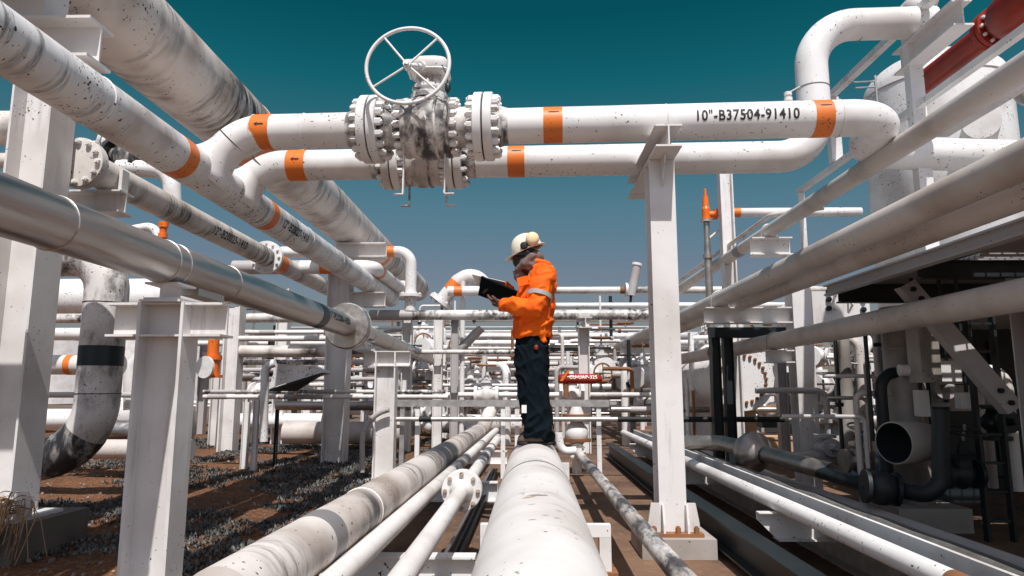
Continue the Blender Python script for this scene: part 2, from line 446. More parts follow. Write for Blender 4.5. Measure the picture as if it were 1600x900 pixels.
R1L = .158
L1 = ycyl((0, 0), (0, 119), R1L)
l1 = ypipe('line_pipe', 'speckled white overhead pipe with stencilled number, feeding the two cross pipes at left', L1, R1L, .7, 13.2, M['white_speckled'], n=48)
for u, v in ((272, 243), (409, 333)):
    y = Yat(L1, u, v); yband(l1, L1, y-.075, y+.075, R1L, M['orange_band'])
y = Yat(L1, 446, 350)
text_on(l1, '12"-B20027-1410', .125, (L1[0], y, L1[1]), (0,1,0), (.86, 0, -.30), R1L, M['stencil_ink'], .85)
for u in (140, 470, 520): y = Yat(L1, u, 607-.66*(822-u)); weld(l1, (L1[0], y, L1[1]), (0,1,0), R1L, M['white_speckled'])

# ---- cross pipe 1 and 2 (x direction) with 45 degree laterals out of L1
def lateral(pl, pr, r, label, end, bands, tiepx, mat=WP, elbow=.34):
    """pl, pr = pixel+depth of the straight run's ends; comes up out of L1 at 45 degrees"""
    A = at(*pl); B = at(*pr); B.z = A.z
    ux = (B-A).normalized()
    rise = A.z - L1[1]
    yb = A.y - ux.y/ux.x*(A.x-(L1[0]+rise)) * 1
    base = V((L1[0], yb, L1[1])); knee = V((L1[0]+rise, yb, A.z))
    path = [base, knee, B] + end(B, ux)
    Rs = [.42] + [elbow]*(len(path)-3)
    p = tag(build('cross_pipe', MB().tube(bend(path, Rs, 12), r, 48), mat), label, 'pipe')
    # swept saddle where it leaves the line pipe
    d = V((1, 0, 1)).normalized(); e = [(t, r + .075*(1-(t-.05)/.2)**2 if t > .05 else r + .075) for t in [i*.02 for i in range(13)]]
    build('branch_saddle', MB().slathe(base + d*.03, d, [(t, x if t < .245 else r+.0005) for t, x in e], 48), mat, p)
    weld(p, base + d*.36, d, r, M['stencil_ink'])
    for u, wd in bands:
        t = (u - pl[0])/(pr[0]-pl[0]); t = t*A.y/(A.y + (B.y-A.y)*(1-0) * (1-t) + 0) if False else t
        # exact x from the pixel
        dd = D(u, (pl[1]+pr[1])/2); s = (A.x*dd.y - dd.x*A.y)/(dd.x*ux.y - ux.x*dd.y) ; c = A + ux*s
        b = band(p, c - ux*wd/2, c + ux*wd/2, r, M['orange_band'])
        if u == bands[0][0]: arrow_mark(b, c, ux, r)
        else:
            nn = V((0, -1, .45)).normalized(); mk = MB(); uu = nn.cross(ux)
            mk.add([c + ux*x_ + (nn*math.cos(y_/r)+uu*math.sin(y_/r))*(r+.0045) for x_, y_ in ((-.045, .001), (-.02, .007), (.042, .004), (.045, -.002), (-.01, -.005), (-.04, -.004))], [(0,1,2,3,4,5)]); build('worn_mark', mk, M['stencil_ink'], b)
    return p, A, B, ux
def arrow_mark(b, c, ux, r):
    """worn black flow arrow pointing left, painted on the camera side"""
    mb = MB(); pl = [(-.05,0),(-.015,.024),(-.015,.008),(.05,.008),(.05,-.008),(-.015,-.008),(-.015,-.024)]
    nrm = V((0,-1,.12)).normalized(); up = V((0,.12,1)).normalized(); vs = []
    for x, yy in pl:
        a = yy*.78/r; vs.append(c + ux*x*.78 + (nrm*math.cos(a)+up*math.sin(a))*(r+.0045))
    mb.add(vs, [(0,1,2,5,6),(2,3,4,5)]); return build('flow_arrow', mb, M['stencil_ink'], b)
def end1(B, ux): return [B + ux*.42, B + ux*.42 + V((0, .78, 0)), B + ux*.42 + V((2.6, .78, -.1))]
P1R = .142
p1, A1, B1, u1 = lateral((405, 207, 5.3), (1318, 190, 5.1), P1R, 'upper cross pipe carrying the handwheel valve, stencilled 10"-B37504-91410', end1,
                     [(414, .16), (864, .15), (1281, .14)], (335, 290), WP, .36)
def end2(B, ux): return [B + ux*.34, B + ux*.34 + V((0, 0, 1.22)), B + ux*1.42 + V((0, 0, 1.22))]
P2R = .138
p2, A2, B2, u2 = lateral((455, 259, 5.95), (1215, 247, 5.8), P2R, 'lower cross pipe turning up into a tall white loop at right', end2,
                     [(468, .17), (807, .15)], (400, 330), WP, .4)
def onpipe(A, ux, u, v=200):
    dd = D(u, v); s = (A.x*dd.y - dd.x*A.y)/(dd.x*ux.y - ux.x*dd.y); return A + ux*s
for u in (400, 478, 700, 1040, 1310): weld(p1, onpipe(A1, u1, u), u1, P1R, WP)
c = onpipe(A1, u1, 1160)
text_on(p1, '10"-B37504-91410', .118, c, u1, (0, -1, -.06), P1R, M['stencil_ink'], .80, .0022, .0035)
# loop welds
lp = B2 + u2*.34
weld(p2, lp + V((0,0,.62)), (0,0,1), P2R, M['grey_band']); weld(p2, lp + V((.45,0,1.22)), (1,0,0), P2R, M['grey_band'])
# small vent valve on pipe 1
c = onpipe(A1, u1, 1236) + V((0, .02, P1R))
t = thing('vent_valve', 'tiny vent valve with tilted lever on top of the upper cross pipe', 'valve', c)
build('valve_body', MB().lathe(c - V((0,0,.01)), (0,0,1), [(0,.02),(.03,.02),(.03,.032),(.055,.032),(.055,.02),(.075,.02),(.075,.03),(.1,.03),(.1,0)], 12), WP, t)
build('lever', MB().cyl(c + V((0,0,.085)), c + V((.09,-.02,.13)), .006, 8), WP, t)

# ================================================================== VALVE 1 with handwheel
def big_valve(A, ux, r, px, name, label, R, nb, top=True):
    """px: pixels of left flange joint, body left, body right, right flange joint"""
    cL = onpipe(A, ux, px[0]); cR = onpipe(A, ux, px[3]); bL = onpipe(A, ux, px[1]); bR = onpipe(A, ux, px[2])
    mid = (bL+bR)/2
    t = thing(name, label, 'valve', V((mid.x, mid.y, mid.z - R)))
    for c in (cL, cR):
        for s in (-1, 1):
            f = build('flange', MB().lathe(c + ux*(s*.006), ux*s, [(0,0),(0,R-.006),(.003,R),(.062,R),(.068,R-.006),(.068,0)], 48), WP, t)
            bolt_ring(f, c + ux*(s*.074), ux*s, R*.82, nb, .029*R/.27, .058*R/.27, WP, .1)
        build('gasket', MB().lathe(c - ux*.006, ux, [(0, R-.02), (.012, R-.02)], 48), M['stencil_ink'], t)
    # tapered hubs
    for c, s in ((cL, 1), (cR, -1)):
        L = abs((bL if s > 0 else bR).x - c.x)
        build('hub', MB().slathe(c + ux*(s*.074), ux*s, [(0, R*.68), (L*.3, R*.6), (L*.75, R*.56), (L, R*.66)], 40), M['white_mottled'], t)
        build('hub', MB().slathe(c - ux*(s*.074), -ux*s, [(0, R*.66), (.05, R*.6), (.12, r+.001)], 40), M['white_mottled'], t)
    L = (bR-bL).length; Rb = R*.92
    body = build('body', MB().slathe(bL, ux, [(-.005, 0), (-.005, Rb*.9), (0, Rb*.96), (.03, Rb*.97), (.05, Rb*.93), (L*.3, Rb), (L*.5, Rb*1.03), (L*.7, Rb), (L-.05, Rb*.93), (L-.03, Rb*.97), (L, Rb*.96), (L+.005, Rb*.9), (L+.005, 0)], 48), M['white_mottled'], t)
    bolt_ring(body, bL - ux*.004, -ux, Rb*.84, nb, .028*R/.27, .06*R/.27, WP, .2)
    bolt_ring(body, bR + ux*.004, ux, Rb*.84, nb, .028*R/.27, .06*R/.27, WP, .2)
    build('rib', MB().torus(bL + ux*L*.72, ux, Rb*.985, .012, 48, 8), M['white_mottled'], t)
    p = mid + V((0, -Rb*.98, -.02)); build('plug', MB().lathe(p, (0,-1,0), [(0,.02),(.02,.02),(.02,.012),(.035,.012),(.035,0)], 6), WP, t)
    return t, mid, Rb, bL, bR
v1, mid, Rb, bL, bR = big_valve(A1, u1, P1R, (583, 634, 706, 757), 'handwheel_valve',
    'big white flanged valve with a large handwheel on the upper cross pipe', .272, 16)
top = mid + V((0, 0, Rb))
build('bonnet', MB().lathe(top - V((0,0,.03)), (0,0,1), [(0,.15),(.05,.15),(.05,.11),(.09,.105),(.09,.14),(.115,.14),(.115,0)], 32), M['white_speckled'], v1)
f = build('yoke', MB().bb(top + V((-.10,-.05,.085)), top + V((-.075,.06,.2))).bb(top + V((.075,-.05,.085)), top + V((.10,.06,.2))).cyl(top + V((0,0,.08)), top + V((0,0,.22)), .03, 14), WP, v1)
bolt_ring(f, top + V((0,0,.085)), (0,0,1), .115, 8, .014, .035, WP)
# gear box: rounded housing with a domed lid
def rounded(mb, c, hx, hy, z0, z1, k=4.0, n=36, dome=0):
    vs = []; prof = [(z0, .93), (z0+.012, 1), (z1-.02, 1), (z1, .93)] + ([(z1+dome*.7, .6), (z1+dome, 0.001)] if dome else [(z1, .001)])
    prof = [(z0, .001)] + prof
    for z, s in prof:
        for i in range(n):
            th = 2*PI*i/n; cx, cy = math.cos(th), math.sin(th)
            q = (abs(cx)**k + abs(cy)**k)**(-1/k); vs.append(V((c.x + cx*q*hx*s, c.y + cy*q*hy*s, z)))
    m = len(prof)
    mb.add(vs, [(i*n+j, i*n+(j+1) % n, (i+1)*n+(j+1) % n, (i+1)*n+j) for i in range(m-1) for j in range(n)], True); return mb
gx = V((top.x + .01, top.y - .02, 0)); gz = top.z + .2
mb = rounded(MB(), gx, .15, .13, gz, gz+.10, 4, 40, .035); rounded(mb, gx, .16, .14, gz-.012, gz+.008, 5, 40)
gb = build('gearbox', mb, WP, v1)
hub = at(637, 102, A1.y - .47)
sh0 = V((hub.x+.08, hub.y+.34, gz+.045)); sd = (hub-sh0).normalized()
build('input_shaft', MB().lathe(sh0, sd, [(-.1,.05),(.06,.05),(.06,.038),(.12,.038),(.12,.02),((hub-sh0).length, .018)], 18), WP, gb)
mb = MB().bb(gx + V((-.18,-.09,gz+.0)), gx + V((-.13,.09,gz+.09))); build('gear_cover', mb, WP, gb)
tg = MB().sphere(V((bR.x-.02, A1.y-.22, top.z+.02)), .03, 12, 8, (.8,.5,1.5)); tg.tube([V((bR.x-.02, A1.y-.22, top.z+.06)), V((bR.x-.03, A1.y-.24, top.z+.13)), V((bR.x-.07, A1.y-.2, top.z+.22))], .006, 8)
build('padlock', tg, M['dark_band'], v1)
# handwheel, its plane facing a little right and up
wn = V((-.05, -1, .10)).normalized(); WR = 70/F*hub.y
hw = build('handwheel', MB().torus(hub, wn, WR, .0145, 72, 12), WP, v1)
rt_ = V((1,0,0)); rt_ = (rt_ - wn*rt_.dot(wn)).normalized(); up_ = wn.cross(rt_)
if up_.z < 0: up_ = -up_
for a in (128, 45, 214, -44):
    d = rt_*math.cos(math.radians(a)) + up_*math.sin(math.radians(a))
    build('spoke', MB().cyl(hub, hub + d*WR, .0085, 12), WP, hw)
build('wheel_boss', MB().lathe(hub - wn*.035, wn, [(0,.03),(.07,.03),(.07,.02),(.085,.02),(.085,0)], 18), WP, hw)
for x in (.0, ): pass
# hanging angle legs
def hanger(parent, u, v0, v1_, Y, side, m):
    a = at(u, v0, Y); b = at(u, v1_, Y); mb = MB().bb((a.x-.004, Y-.022, b.z), (a.x+.004, Y+.022, a.z)).bb((a.x-.014, Y+.014, b.z+.01), (a.x-.0045, Y+.022, a.z))
    x0, x1 = (a.x-.075, a.x+.003) if side < 0 else (a.x-.003, a.x+.075)
    mb.bb((x0, Y-.023, b.z-.009), (x1, Y+.023, b.z-.0005)); return build('support_leg', mb, m, parent)
hanger(v1, 632, 225, 303, A1.y-.1, -1, WP); hanger(v1, 696, 225, 302, A1.y-.1, 1, WP)
v2, mid2, Rb2, bL2, bR2 = big_valve(A2, u2, P2R, (617, 638, 690, 712), 'lower_valve',
    'grimy mildewed flanged valve on the lower cross pipe, under the handwheel valve', .235, 12)
hanger(v2, 641, 265, 321, A2.y-.05, -1, M['white_mottled']); hanger(v2, 699, 265, 320, A2.y-.05, 1, M['white_mottled'])
build('top_works', MB().lathe(mid2 + V((0,0,Rb2-.03)), (0,0,1), [(0,.1),(.08,.1),(.08,.06),(.2,.06),(.2,.09),(.26,.09),(.26,0)], 24), M['white_mottled'], v2)

# ================================================================== L3, L4
L3 = ycyl((257, 298), (193, 313+2), .138)
l3 = ypipe('line_pipe', 'grimy white overhead pipe with flange and black streaks, farthest left, stencilled number', L3, .138, 5.5, 14.5, M['white_mildew'], n=40)
for (u, v), m in (((443, 392), 'orange_band'),):
    y = Yat(L3, u, v); yband(l3, L3, y-.18, y+.18, .138, M[m])
y = Yat(L3, 425, 388); flange(l3, (L3[0], y, L3[1]), (0,1,0), .24, .07, WP, 12, .02)
y = Yat(L3, 352, 356)
text_on(l3, '12"-B20025-1410', .14, (L3[0], y, L3[1]), (0,1,0), (.86, 0, -.35), .138, M['stencil_ink'], .9)
a = at(-90, 200, 7.6); b = at(48, 200, 7.6)
tag(build('side_pipe', MB().tube([(a.x-1, 7.6, b.z), (b.x, 7.6, b.z)], .2, 36), M['white_mildew']), 'thick grimy pipe at the left edge behind the tall column', 'pipe')
a = at(-90, 252, 7.4)
tag(build('side_pipe', MB().tube([(a.x-1, 7.4, a.z), (b.x, 7.4, a.z)], .09, 24), M['white_mildew']), 'thinner grimy pipe at the left edge, under the thick one behind the tall column', 'pipe')
f = flange(l3, (L3[0], 5.49, L3[1]), (0,1,0), .215, .09, M['white_mottled'], 12, .024)
# stainless insulated line
L4 = ycyl((87, 303), (0, 370), .125)
l4 = ypipe('insulated_pipe', 'shiny stainless clad pipe on bracket columns with round end plate, running back at left', L4, .125, .8, 8.05, M['stainless'], n=48)
ypart = build('narrow_run', MB().tube([(L4[0], 8.2 + i, L4[1] - .012*i) for i in range(11)], .112, 40), M['stainless'], l4)
for u, v in ((88, 335), (252, 405), (268, 414), (352, 440)):
    y = Yat(L4, u, v); build('cladding_seam', MB().torus((L4[0], y, L4[1]), (0,1,0), .1265, .0045, 48, 8), M['stainless'], l4)
for y in (9.2, 10.4, 11.6, 13): build('cladding_seam', MB().torus((L4[0], y, L4[1]-.012*(y-8.2)), (0,1,0), .113, .005, 40, 8), M['stainless'], l4)
y = Yat(L4, 494, 487); yband(l4, L4, y-.11, y+.11, .1255, M['dark_band'], 'dark_band')
y = Yat(L4, 514, 495) ; text_on(l4, '1"-P21500-1420', .11, (L4[0], y+.05, L4[1]), (0,1,0), (.93, 0, .1), .1255, M['stencil_ink'], 1.0)
y = 8.12; build('end_plate', MB().lathe((L4[0], y-.09, L4[1]), (0,1,0), [(0,0),(0,.262),(.012,.274),(.06,.28),(.062,.27),(.118,.27),(.12,.28),(.17,.274),(.18,.262),(.18,0)], 48), M['stainless'], l4)
# the saddle step in the cladding near the first bracket
y = Yat(L4, 330, 455); build('saddle_boot', MB().bb((L4[0]-.06, y-.35, L4[1]-.155), (L4[0]+.06, y+.02, L4[1]-.10)), M['stainless'], l4)

# ================================================================== LEFT COLUMNS
CP = M['column_paint']
def bracket_column(name, label, x, Y, w, d, ztop, arms=None, foot=True, shoe=None, mat=None, group=None, z0=.0):
    mat = mat or CP
    t = thing(name, label, 'column', (x, Y, z0), group)
    build('shaft', MB().hbeam((x, Y, z0), (x, Y, ztop), d, w, (0,1,0), .018, .012), mat, t)
    if foot: build('base_plate', MB().bb((x-w*.8, Y-d*.8, z0), (x+w*.8, Y+d*.8, z0+.025)), mat, t)
    if arms:
        for s, L, zt, h in arms:
            xa = x + s*(w/2+.001); xb = x + s*(w/2 + L)
            build('stiffener', MB().bb((x-w/2+.019, Y-d*.48, zt-(.012 if s > 0 else h)), (x+w/2-.019, Y-.0065, zt-(.0 if s > 0 else h-.012))), mat, t)
            build('bracket', MB().hbeam((xa, Y, zt-h/2), (xb, Y, zt-h/2), d*.9, h, (0,1,0), .014, .01), mat, t)
    if shoe:
        xs, zs, ze = shoe
        build('pipe_shoe', MB().hbeam((xs, Y-.11, (zs+ze)/2), (xs, Y+.11, (zs+ze)/2), .2, ze-zs-.002, (1,0,0), .012, .012).bb((xs-.12, Y-.12, zs-.012), (xs+.12, Y+.12, zs+.0005)), mat, t)
    return t
zt = ZC + .50
x1 = at(271, 600, 4.02).x - .055
bracket_column('bracket_column', 'nearest left column with side brackets, under the shiny stainless pipe', x1, 4.02, .27, .2, zt, [(-1, .19, zt, .2), (1, .22, zt, .2)], shoe=(L4[0], zt+.014, L4[1]-.12))
x2 = at(602, 650, 9.1).x
bracket_column('bracket_column', 'second column under the stainless pipe, left of the band of ground pipes', x2, 9.1, .27, .2, zt-.01, [(-1, .17, zt-.01, .2), (1, .18, zt-.01, .2)], shoe=(L4[0], zt+.004, L4[1]-.11))
x3 = at(690, 640, 16).x
bracket_column('bracket_column', 'farthest short column carrying the end of the stainless pipe', x3, 16, .3, .2, zt-.1, [(-1, .25, zt-.1, .2), (1, .25, zt-.1, .2)], shoe=(x3, zt-.09, L4[1]-.2))
# tall column C0 on its plinth
x0 = at(40, 450, 5.25).x
t = bracket_column('tall_column', 'tall white steel column at the left edge, standing on a concrete plinth', x0, 5.25, .33, .3, L2[1]-.36, foot=False, z0=.25)
build('base_plate', MB().bb((x0-.3, 4.98, .225), (x0+.3, 5.5, .25)), CP, t)
for dx in (-.12, .10, .29):
    build('gusset', MB().prism([(-.08,0),(.08,0),(.08,.12),(.04,.19),(-.04,.19),(-.08,.12)], (x0+dx, 5.03, .251), (1,0,0), (0,0,1), (0,.022,0)), CP, t)
pl = tag(build('plinth', MB().bb((x0-.75, 4.86, -.05), (x0+.38, 5.7, .223)), M['old_shaded_concrete']), 'low dark concrete plinth under the tall column at left', 'plinth')
# dry creeper on it
mb = MB(); r2 = random.Random(5)
for k in range(190):
    bx = x0 + r2.choice((-.22, -.1, .05, .22, .35)) + r2.gauss(0, .06); p = V((bx, 4.99, .36 + r2.uniform(-.07, .09)))
    q = p + V((r2.gauss(0,.06), -.1, .02)); e = V((q.x + r2.gauss(0,.13), 4.80 - r2.random()*.14, r2.uniform(.0, .16)))
    mb.tube(bend([p, q, V((q.x*.4+e.x*.6 + r2.gauss(0,.03), 4.84, .235 + r2.random()*.05)), e], .06, 3), r2.uniform(.0018, .0055), 4)
tag(build('dry_creeper', mb, M['straw']), 'dry straw coloured creeper roots hanging over the concrete plinth', 'plant')
# inner column C3 supporting L1/L2 further back
x = at(527, 600, 11.2).x
t = bracket_column('tall_column', 'tall column behind the round end plate, with brackets carrying the overhead pipes', x, 11.2, .36, .3, L2[1]-.62, foot=False)
build('bracket', MB().hbeam((x-.1, 11.2, L2[1]-.49), (x+.75, 11.2, L2[1]-.49), .25, .24, (0,1,0), .016, .012), CP, t)
build('bracket', MB().hbeam((x+.2, 11.2, L1[1]-.28), (x+.75, 11.2, L1[1]-.28), .25, .24, (0,1,0), .016, .012), CP, t)
# overhead beams at top left
def beam(name, label, p0, p1, w, h, m, cat='beam', wd=(0,1,0)):
    return tag(build(name, MB().hbeam(p0, p1, w, h, wd, .018, .012), m), label, cat)
z = ZC + 2.10
t = thing('cross_beam', 'steel cross beam with a stub end under the widest overhead pipe, upper left', 'beam', (-4.4, 3.9, z-.13))
build('beam', MB().hbeam((-4.6, 3.9, z), (-2.62, 3.9, z), .24, .26, (0,1,0), .018, .012), CP, t)
build('saddle', MB().bb((L2[0]-.16, 3.8, z+.1305), (L2[0]+.16, 4.0, L2[1]-.30)), CP, t)
t2 = dup(t, (-4.42, 2.85, z-.08), 'nearer dark beam stub at the top left corner above the line pipe')
t = thing('pipe_bracket', 'I beam bracket under the grimy line pipe with an upright stop, right of tall column', 'bracket', (L3[0], 5.85, L3[1]-.4))
build('beam', MB().hbeam((L3[0]-.5, 5.85, L3[1]-.25), (L3[0]+.2, 5.85, L3[1]-.25), .22, .2, (0,1,0), .016, .012), CP, t)
build('stop', MB().bb((L3[0]+.145, 5.80, L3[1]-.149), (L3[0]+.175, 5.90, L3[1]+.05)), CP, t)

# ---- big dropping elbow pipe
x = at(158, 560, 6.7).x
pts = bend([(x-3.2, 6.7, .5), (x, 6.7, .5), (x, 6.7, ZC+1.32), (x-2.5, 6.7, ZC+1.32)], [.56, .36], 14)
eb = tag(build('drop_pipe', MB().tube(pts, .2, 48), M['mould_pipe']), 'big white pipe dropping beside the tall column with dark band and elbow to ground level', 'pipe')
za = at(158, 572, 6.7).z; zb = at(158, 541, 6.7).z
band(eb, (x, 6.7, za), (x, 6.7, zb), .2, M['dark_band'], 'dark_band')
for v in (615, 474): weld(eb, (x, 6.7, at(158, v, 6.7).z), (0,0,1), .2, M['stencil_ink'])
build('stained_run', MB().tube([(x-3.0, 6.7, .5)] + [p for p in pts[1:11]], .203, 48, True), M['black_mottled'], eb)

# ---- 8 inch loops at centre left
YA = 10.9; a = at(365, 418, YA); b = at(583, 420, YA); b.z = a.z
far = V((b.x, 14.6, b.z))
la = tag(build('branch_pipe', MB().tube(bend([a, b, far], .2, 10), .112, 32), WP), 'white branch pipe bending away at centre left with orange bands and a bolted end', 'pipe')
for u in (515,):
    c = at(u, 418, YA); band(la, (c.x-.14, YA, b.z), (c.x+.14, YA, b.z), .112, M['orange_band'])
yband(la, (b.x, b.z), 11.25, 11.4, .112, M['orange_band']); yband(la, (b.x, b.z), 14.2, 14.4, .112, M['orange_band'])
flange(la, (b.x, 13.6, b.z), (0,1,0), .2, .07, WP, 8, .02)
band(la, a, (at(470, 418, YA).x, YA, b.z), .1125, M['grey_paint'], 'grey_shaded_run')  # grey sleeve puts the shade on this left stretch into its colour
YB = 12; a = at(440, 394, YB); b = at(643, 394, YB); b.z = a.z
lb = tag(build('branch_pipe', MB().tube(bend([a, b, V((b.x, YB, at(640, 486, YB).z))], .25, 10), .10, 32), WP), 'white branch pipe turning straight down beside the other branch, one orange band', 'pipe')
c = at(608, 394, YB); band(lb, (c.x-.1, YB, b.z), (c.x+.1, YB, b.z), .10, M['orange_band'])
flange(lb, (b.x, YB, at(643, 462, YB).z), (0,0,1), .2, .06, WP, 8, .018)
# elbow piece by the clipboard
YC = 13.5
pts = bend([at(688, 474, YC), at(715, 440, YC), at(742, 424, YC), at(757, 446, YC)], [.2, .3], 8)
pc = tag(build('elbow_pipe', MB().tube(pts, .15, 32), WP), 'white elbow pipe with orange band just left of the dark clipboard', 'pipe')
d = (at(715, 440, YC)-at(688, 474, YC)).normalized(); c = at(708, 449, YC); band(pc, c - d*.1, c + d*.12, .15, M['orange_band'])
flange(pc, at(690, 472, YC), d, .27, .08, WP, 10, .025)
pd = tag(build('stub_pipe', MB().tube([at(700, 455, 13.2), at(765, 455, 13.2)], .10, 28), WP), 'short level pipe with orange band under the white elbow by clipboard', 'pipe')
c = at(716, 455, 13.2); band(pd, c - V((.08,0,0)), c + V((.08,0,0)), .10, M['orange_band'])
# ================================================================== GROUND PIPES
P0R = .225
def fit(pts, r):
    out = []
    for e1, e2 in pts:
        x, z = ycyl(e1, e2, r); out.append(V((x, Yat((x, z), (e1[0]+e2[0])/2, (e1[1]+e2[1])/2), z)))
    return out
n0, f0 = fit([((737, 900), (952, 900)), ((797, 711), (875, 711))], P0R)
d0 = (f0-n0).normalized(); d0.z = 0
def p0(Y): return n0 + d0*((Y-n0.y)/d0.y)
WY = 5.57
path = bend([p0(.9), p0(3), p0(6.35), p0(6.35) + V((0, 0, -1.2))], .33, 12)
pipe0 = tag(build('ground_pipe', MB().tube(path, P0R, 64), M['worn_white']), 'fat white pipe in the middle foreground that the worker stands on', 'pipe')
for y, wd, m in ((4.15, .05, 'grey_band'), ):
    band(pipe0, p0(y-wd/2), p0(y+wd/2), P0R, M[m], 'grey_band')
band(pipe0, p0(5.86), p0(5.875), P0R, M['dark_band'], 'weld_seam'); band(pipe0, p0(5.72), p0(5.728), P0R, M['grey_band'], 'weld_seam')
def patch(parent, c, ax, nrm, r, pts, m, name='worn_patch'):
    """irregular worn patch lying on a pipe's surface; pts in (along, around) metres"""
    t = V(ax).normalized(); n = V(nrm).normalized(); u = n.cross(t); vs = []
    for a, b in pts: vs.append(V(c) + t*a + (n*math.cos(b/r)+u*math.sin(b/r))*(r+.0016))
    cc = V(c) + t*(sum(p[0] for p in pts)/len(pts)) + (n*math.cos(sum(p[1] for p in pts)/len(pts)/r)+u*math.sin(sum(p[1] for p in pts)/len(pts)/r))*(r+.0022)
    k = len(vs); return build(name, MB().add(vs+[cc], [(i, (i+1) % k, k) for i in range(k)]), m, parent)
rp = random.Random(11)
def blob(la, lb, k=14, j=.45):
    return [(la*math.cos(2*PI*i/k)*(1-j*rp.random()), lb*math.sin(2*PI*i/k)*(1-j*rp.random())) for i in range(k)]
patch(pipe0, p0(2.84), d0, (0,0,1), P0R, blob(.028, .06, 24, .6), M['grey_paint']); patch(pipe0, p0(2.80), d0, (-.15,0,1), P0R, blob(.02, .035, 18, .6), M['scuff'])
for y, a in ((3.45, -.25), (3.75, -.12), (2.55, .35), (2.95, -.3), (2.4, .1), (2.32, -.1), (3.3, .3), (3.9, .2), (2.62, -.1)):
    patch(pipe0, p0(y), d0, (a,0,1), P0R, blob(.005, .02, 9), M['grey_paint'])
def portal(label, Y, x0, x1, zt, m=WP, s=.075):
    t = thing('pipe_support', label, 'support', ((x0+x1)/2, Y, 0))
    build('top_rail', MB().bb((x0, Y-s/2, zt-s), (x1, Y+s/2, zt)), m, t)
    for x in (x0+s/2, x1-s/2):
        build('leg', MB().bb((x-s/2, Y-s/2, .02), (x+s/2, Y+s/2, zt-s-.001)), m, t)
        build('foot_plate', MB().bb((x-s, Y-s, .005), (x+s, Y+s, .0195)), M['rust'], t)
    return t
xa = at(751, 820, 4.64).x; xb = at(954, 850, 4.64).x
portal('white square tube frame under the fat pipe in the foreground', 4.64, xa, xb, n0.z-P0R-.001)
xa = at(793, 720, 8.2).x; xb = at(889, 720, 8.2).x
portal('white square tube frame on the floor behind the worker', 8.2, xa, xb, .32)

def gpipe(name, label, a, b, r, m, bends=None, n=36):
    A = at(*a); B = at(*b); k = 8
    pts = [A.lerp(B, i/k) for i in range(k+1)]
    if bends: pts += bend([B] + bends(A, B), .14, 6)[1:]
    return tag(build(name, MB().tube(pts, r, n), m), label, 'pipe'), A, B
lp1, A, B = gpipe('ground_pipe', 'leftmost of the low pipes in the foreground, thick with broad grey bands', (338, 950, 2.25), (752, 672, 12.4), .125, M['white_mildew'],
    lambda A, B: [B + (B-A).normalized()*.3, B + V((.2, .8, .5))], 44)
def gband(p, A, B, u, wd, r, m, name='grey_band'):
    dd = D(u, 750); s = (A.x*dd.y - dd.x*A.y)/(dd.x*(B-A).y - (B-A).x*dd.y); c = A + (B-A)*s; t = (B-A).normalized()
    return band(p, c - t*wd/2, c + t*wd/2, r, m, name)
for u, wd, m in ((497, .17, 'grey_band'), (688, .9, 'grey_band'), (733, .16, 'grey_paint'), (742, .18, 'grey_paint')): gband(lp1, A, B, u, wd, .125, M[m])
for u in (566, 745): 
    dd = D(u, 750); s = (A.x*dd.y - dd.x*A.y)/(dd.x*(B-A).y - (B-A).x*dd.y); weld(lp1, A + (B-A)*s, B-A, .125, WP)
lp2, A, B = gpipe('ground_pipe', 'second low pipe from the left, thinner, in the foreground', (470, 955, 2.6), (775, 673, 12.5), .055, M['worn_white'])
for u, wd in ((706, .1), (717, .3), (726, .22)): gband(lp2, A, B, u, wd, .055, M['grey_band'])
lp3, A, B = gpipe('ground_pipe', 'low pipe joined by a bolted round flange, left of the fat middle pipe', (606, 935, 2.5), (779, 683, 9.6), .05, M['worn_white'])
for u, wd in ((755, .22), (760, .22), (767, .16)): gband(lp3, A, B, u, wd, .05, M['grey_band'])
t = (B-A).normalized(); dd = D(722, 788); s = (A.x*dd.y - dd.x*A.y)/(dd.x*(B-A).y - (B-A).x*dd.y); c = A + (B-A)*s
flange(lp3, c - t*.025, t, .14, .046, WP, 8, .016); flange(lp3, c + t*.026, t, .14, .046, WP, 8, .016)
build('hub', MB().slathe(c - t*.048, -t, [(0, .085), (.07, .056), (.1, .051)], 32), M['worn_white'], lp3)
rp1, A, B = gpipe('ground_pipe', 'flaking white low pipe right of the fat middle pipe, with round end flange', (1086, 926, 2.8), (903, 707, 9.4), .05, M['white_mottled'])
for u, wd in ((921, .3), (928, .3)): gband(rp1, A, B, u, wd, .05, M['grey_band'])
t = (B-A).normalized(); flange(rp1, B, t, .115, .05, WP, 8, .014)
# thin dark conduits between
for i, (ua, ub) in enumerate(((590, 772), (570, 768), (614, 776))):
    a = at(ua, 905, 2.5); b = at(ub, 705, 9.8); a.z = b.z = .06 + .02*(i == 1)
    tag(build('conduit', MB().tube([a, b], .017, 12), M['dark_steel'] if i != 1 else M['pipe_steel']), ('dark conduit on the floor below the second low pipe', 'bare steel conduit on the floor between two dark ones', 'dark conduit on the floor beside the flanged low pipe')[i], 'conduit')
# low sleepers carrying the left pipes
for i, (Y, nm) in enumerate(((4.2, 'nearest'), (7.4, 'middle'), (11.0, 'far'))):
    tag(build('sleeper', MB().hbeam((-1.22, Y, .11), (-.30, Y, .11), .12, .2, (0,1,0), .012, .009), WP), nm + ' low white steel sleeper under the pipes left of the fat pipe', 'support')
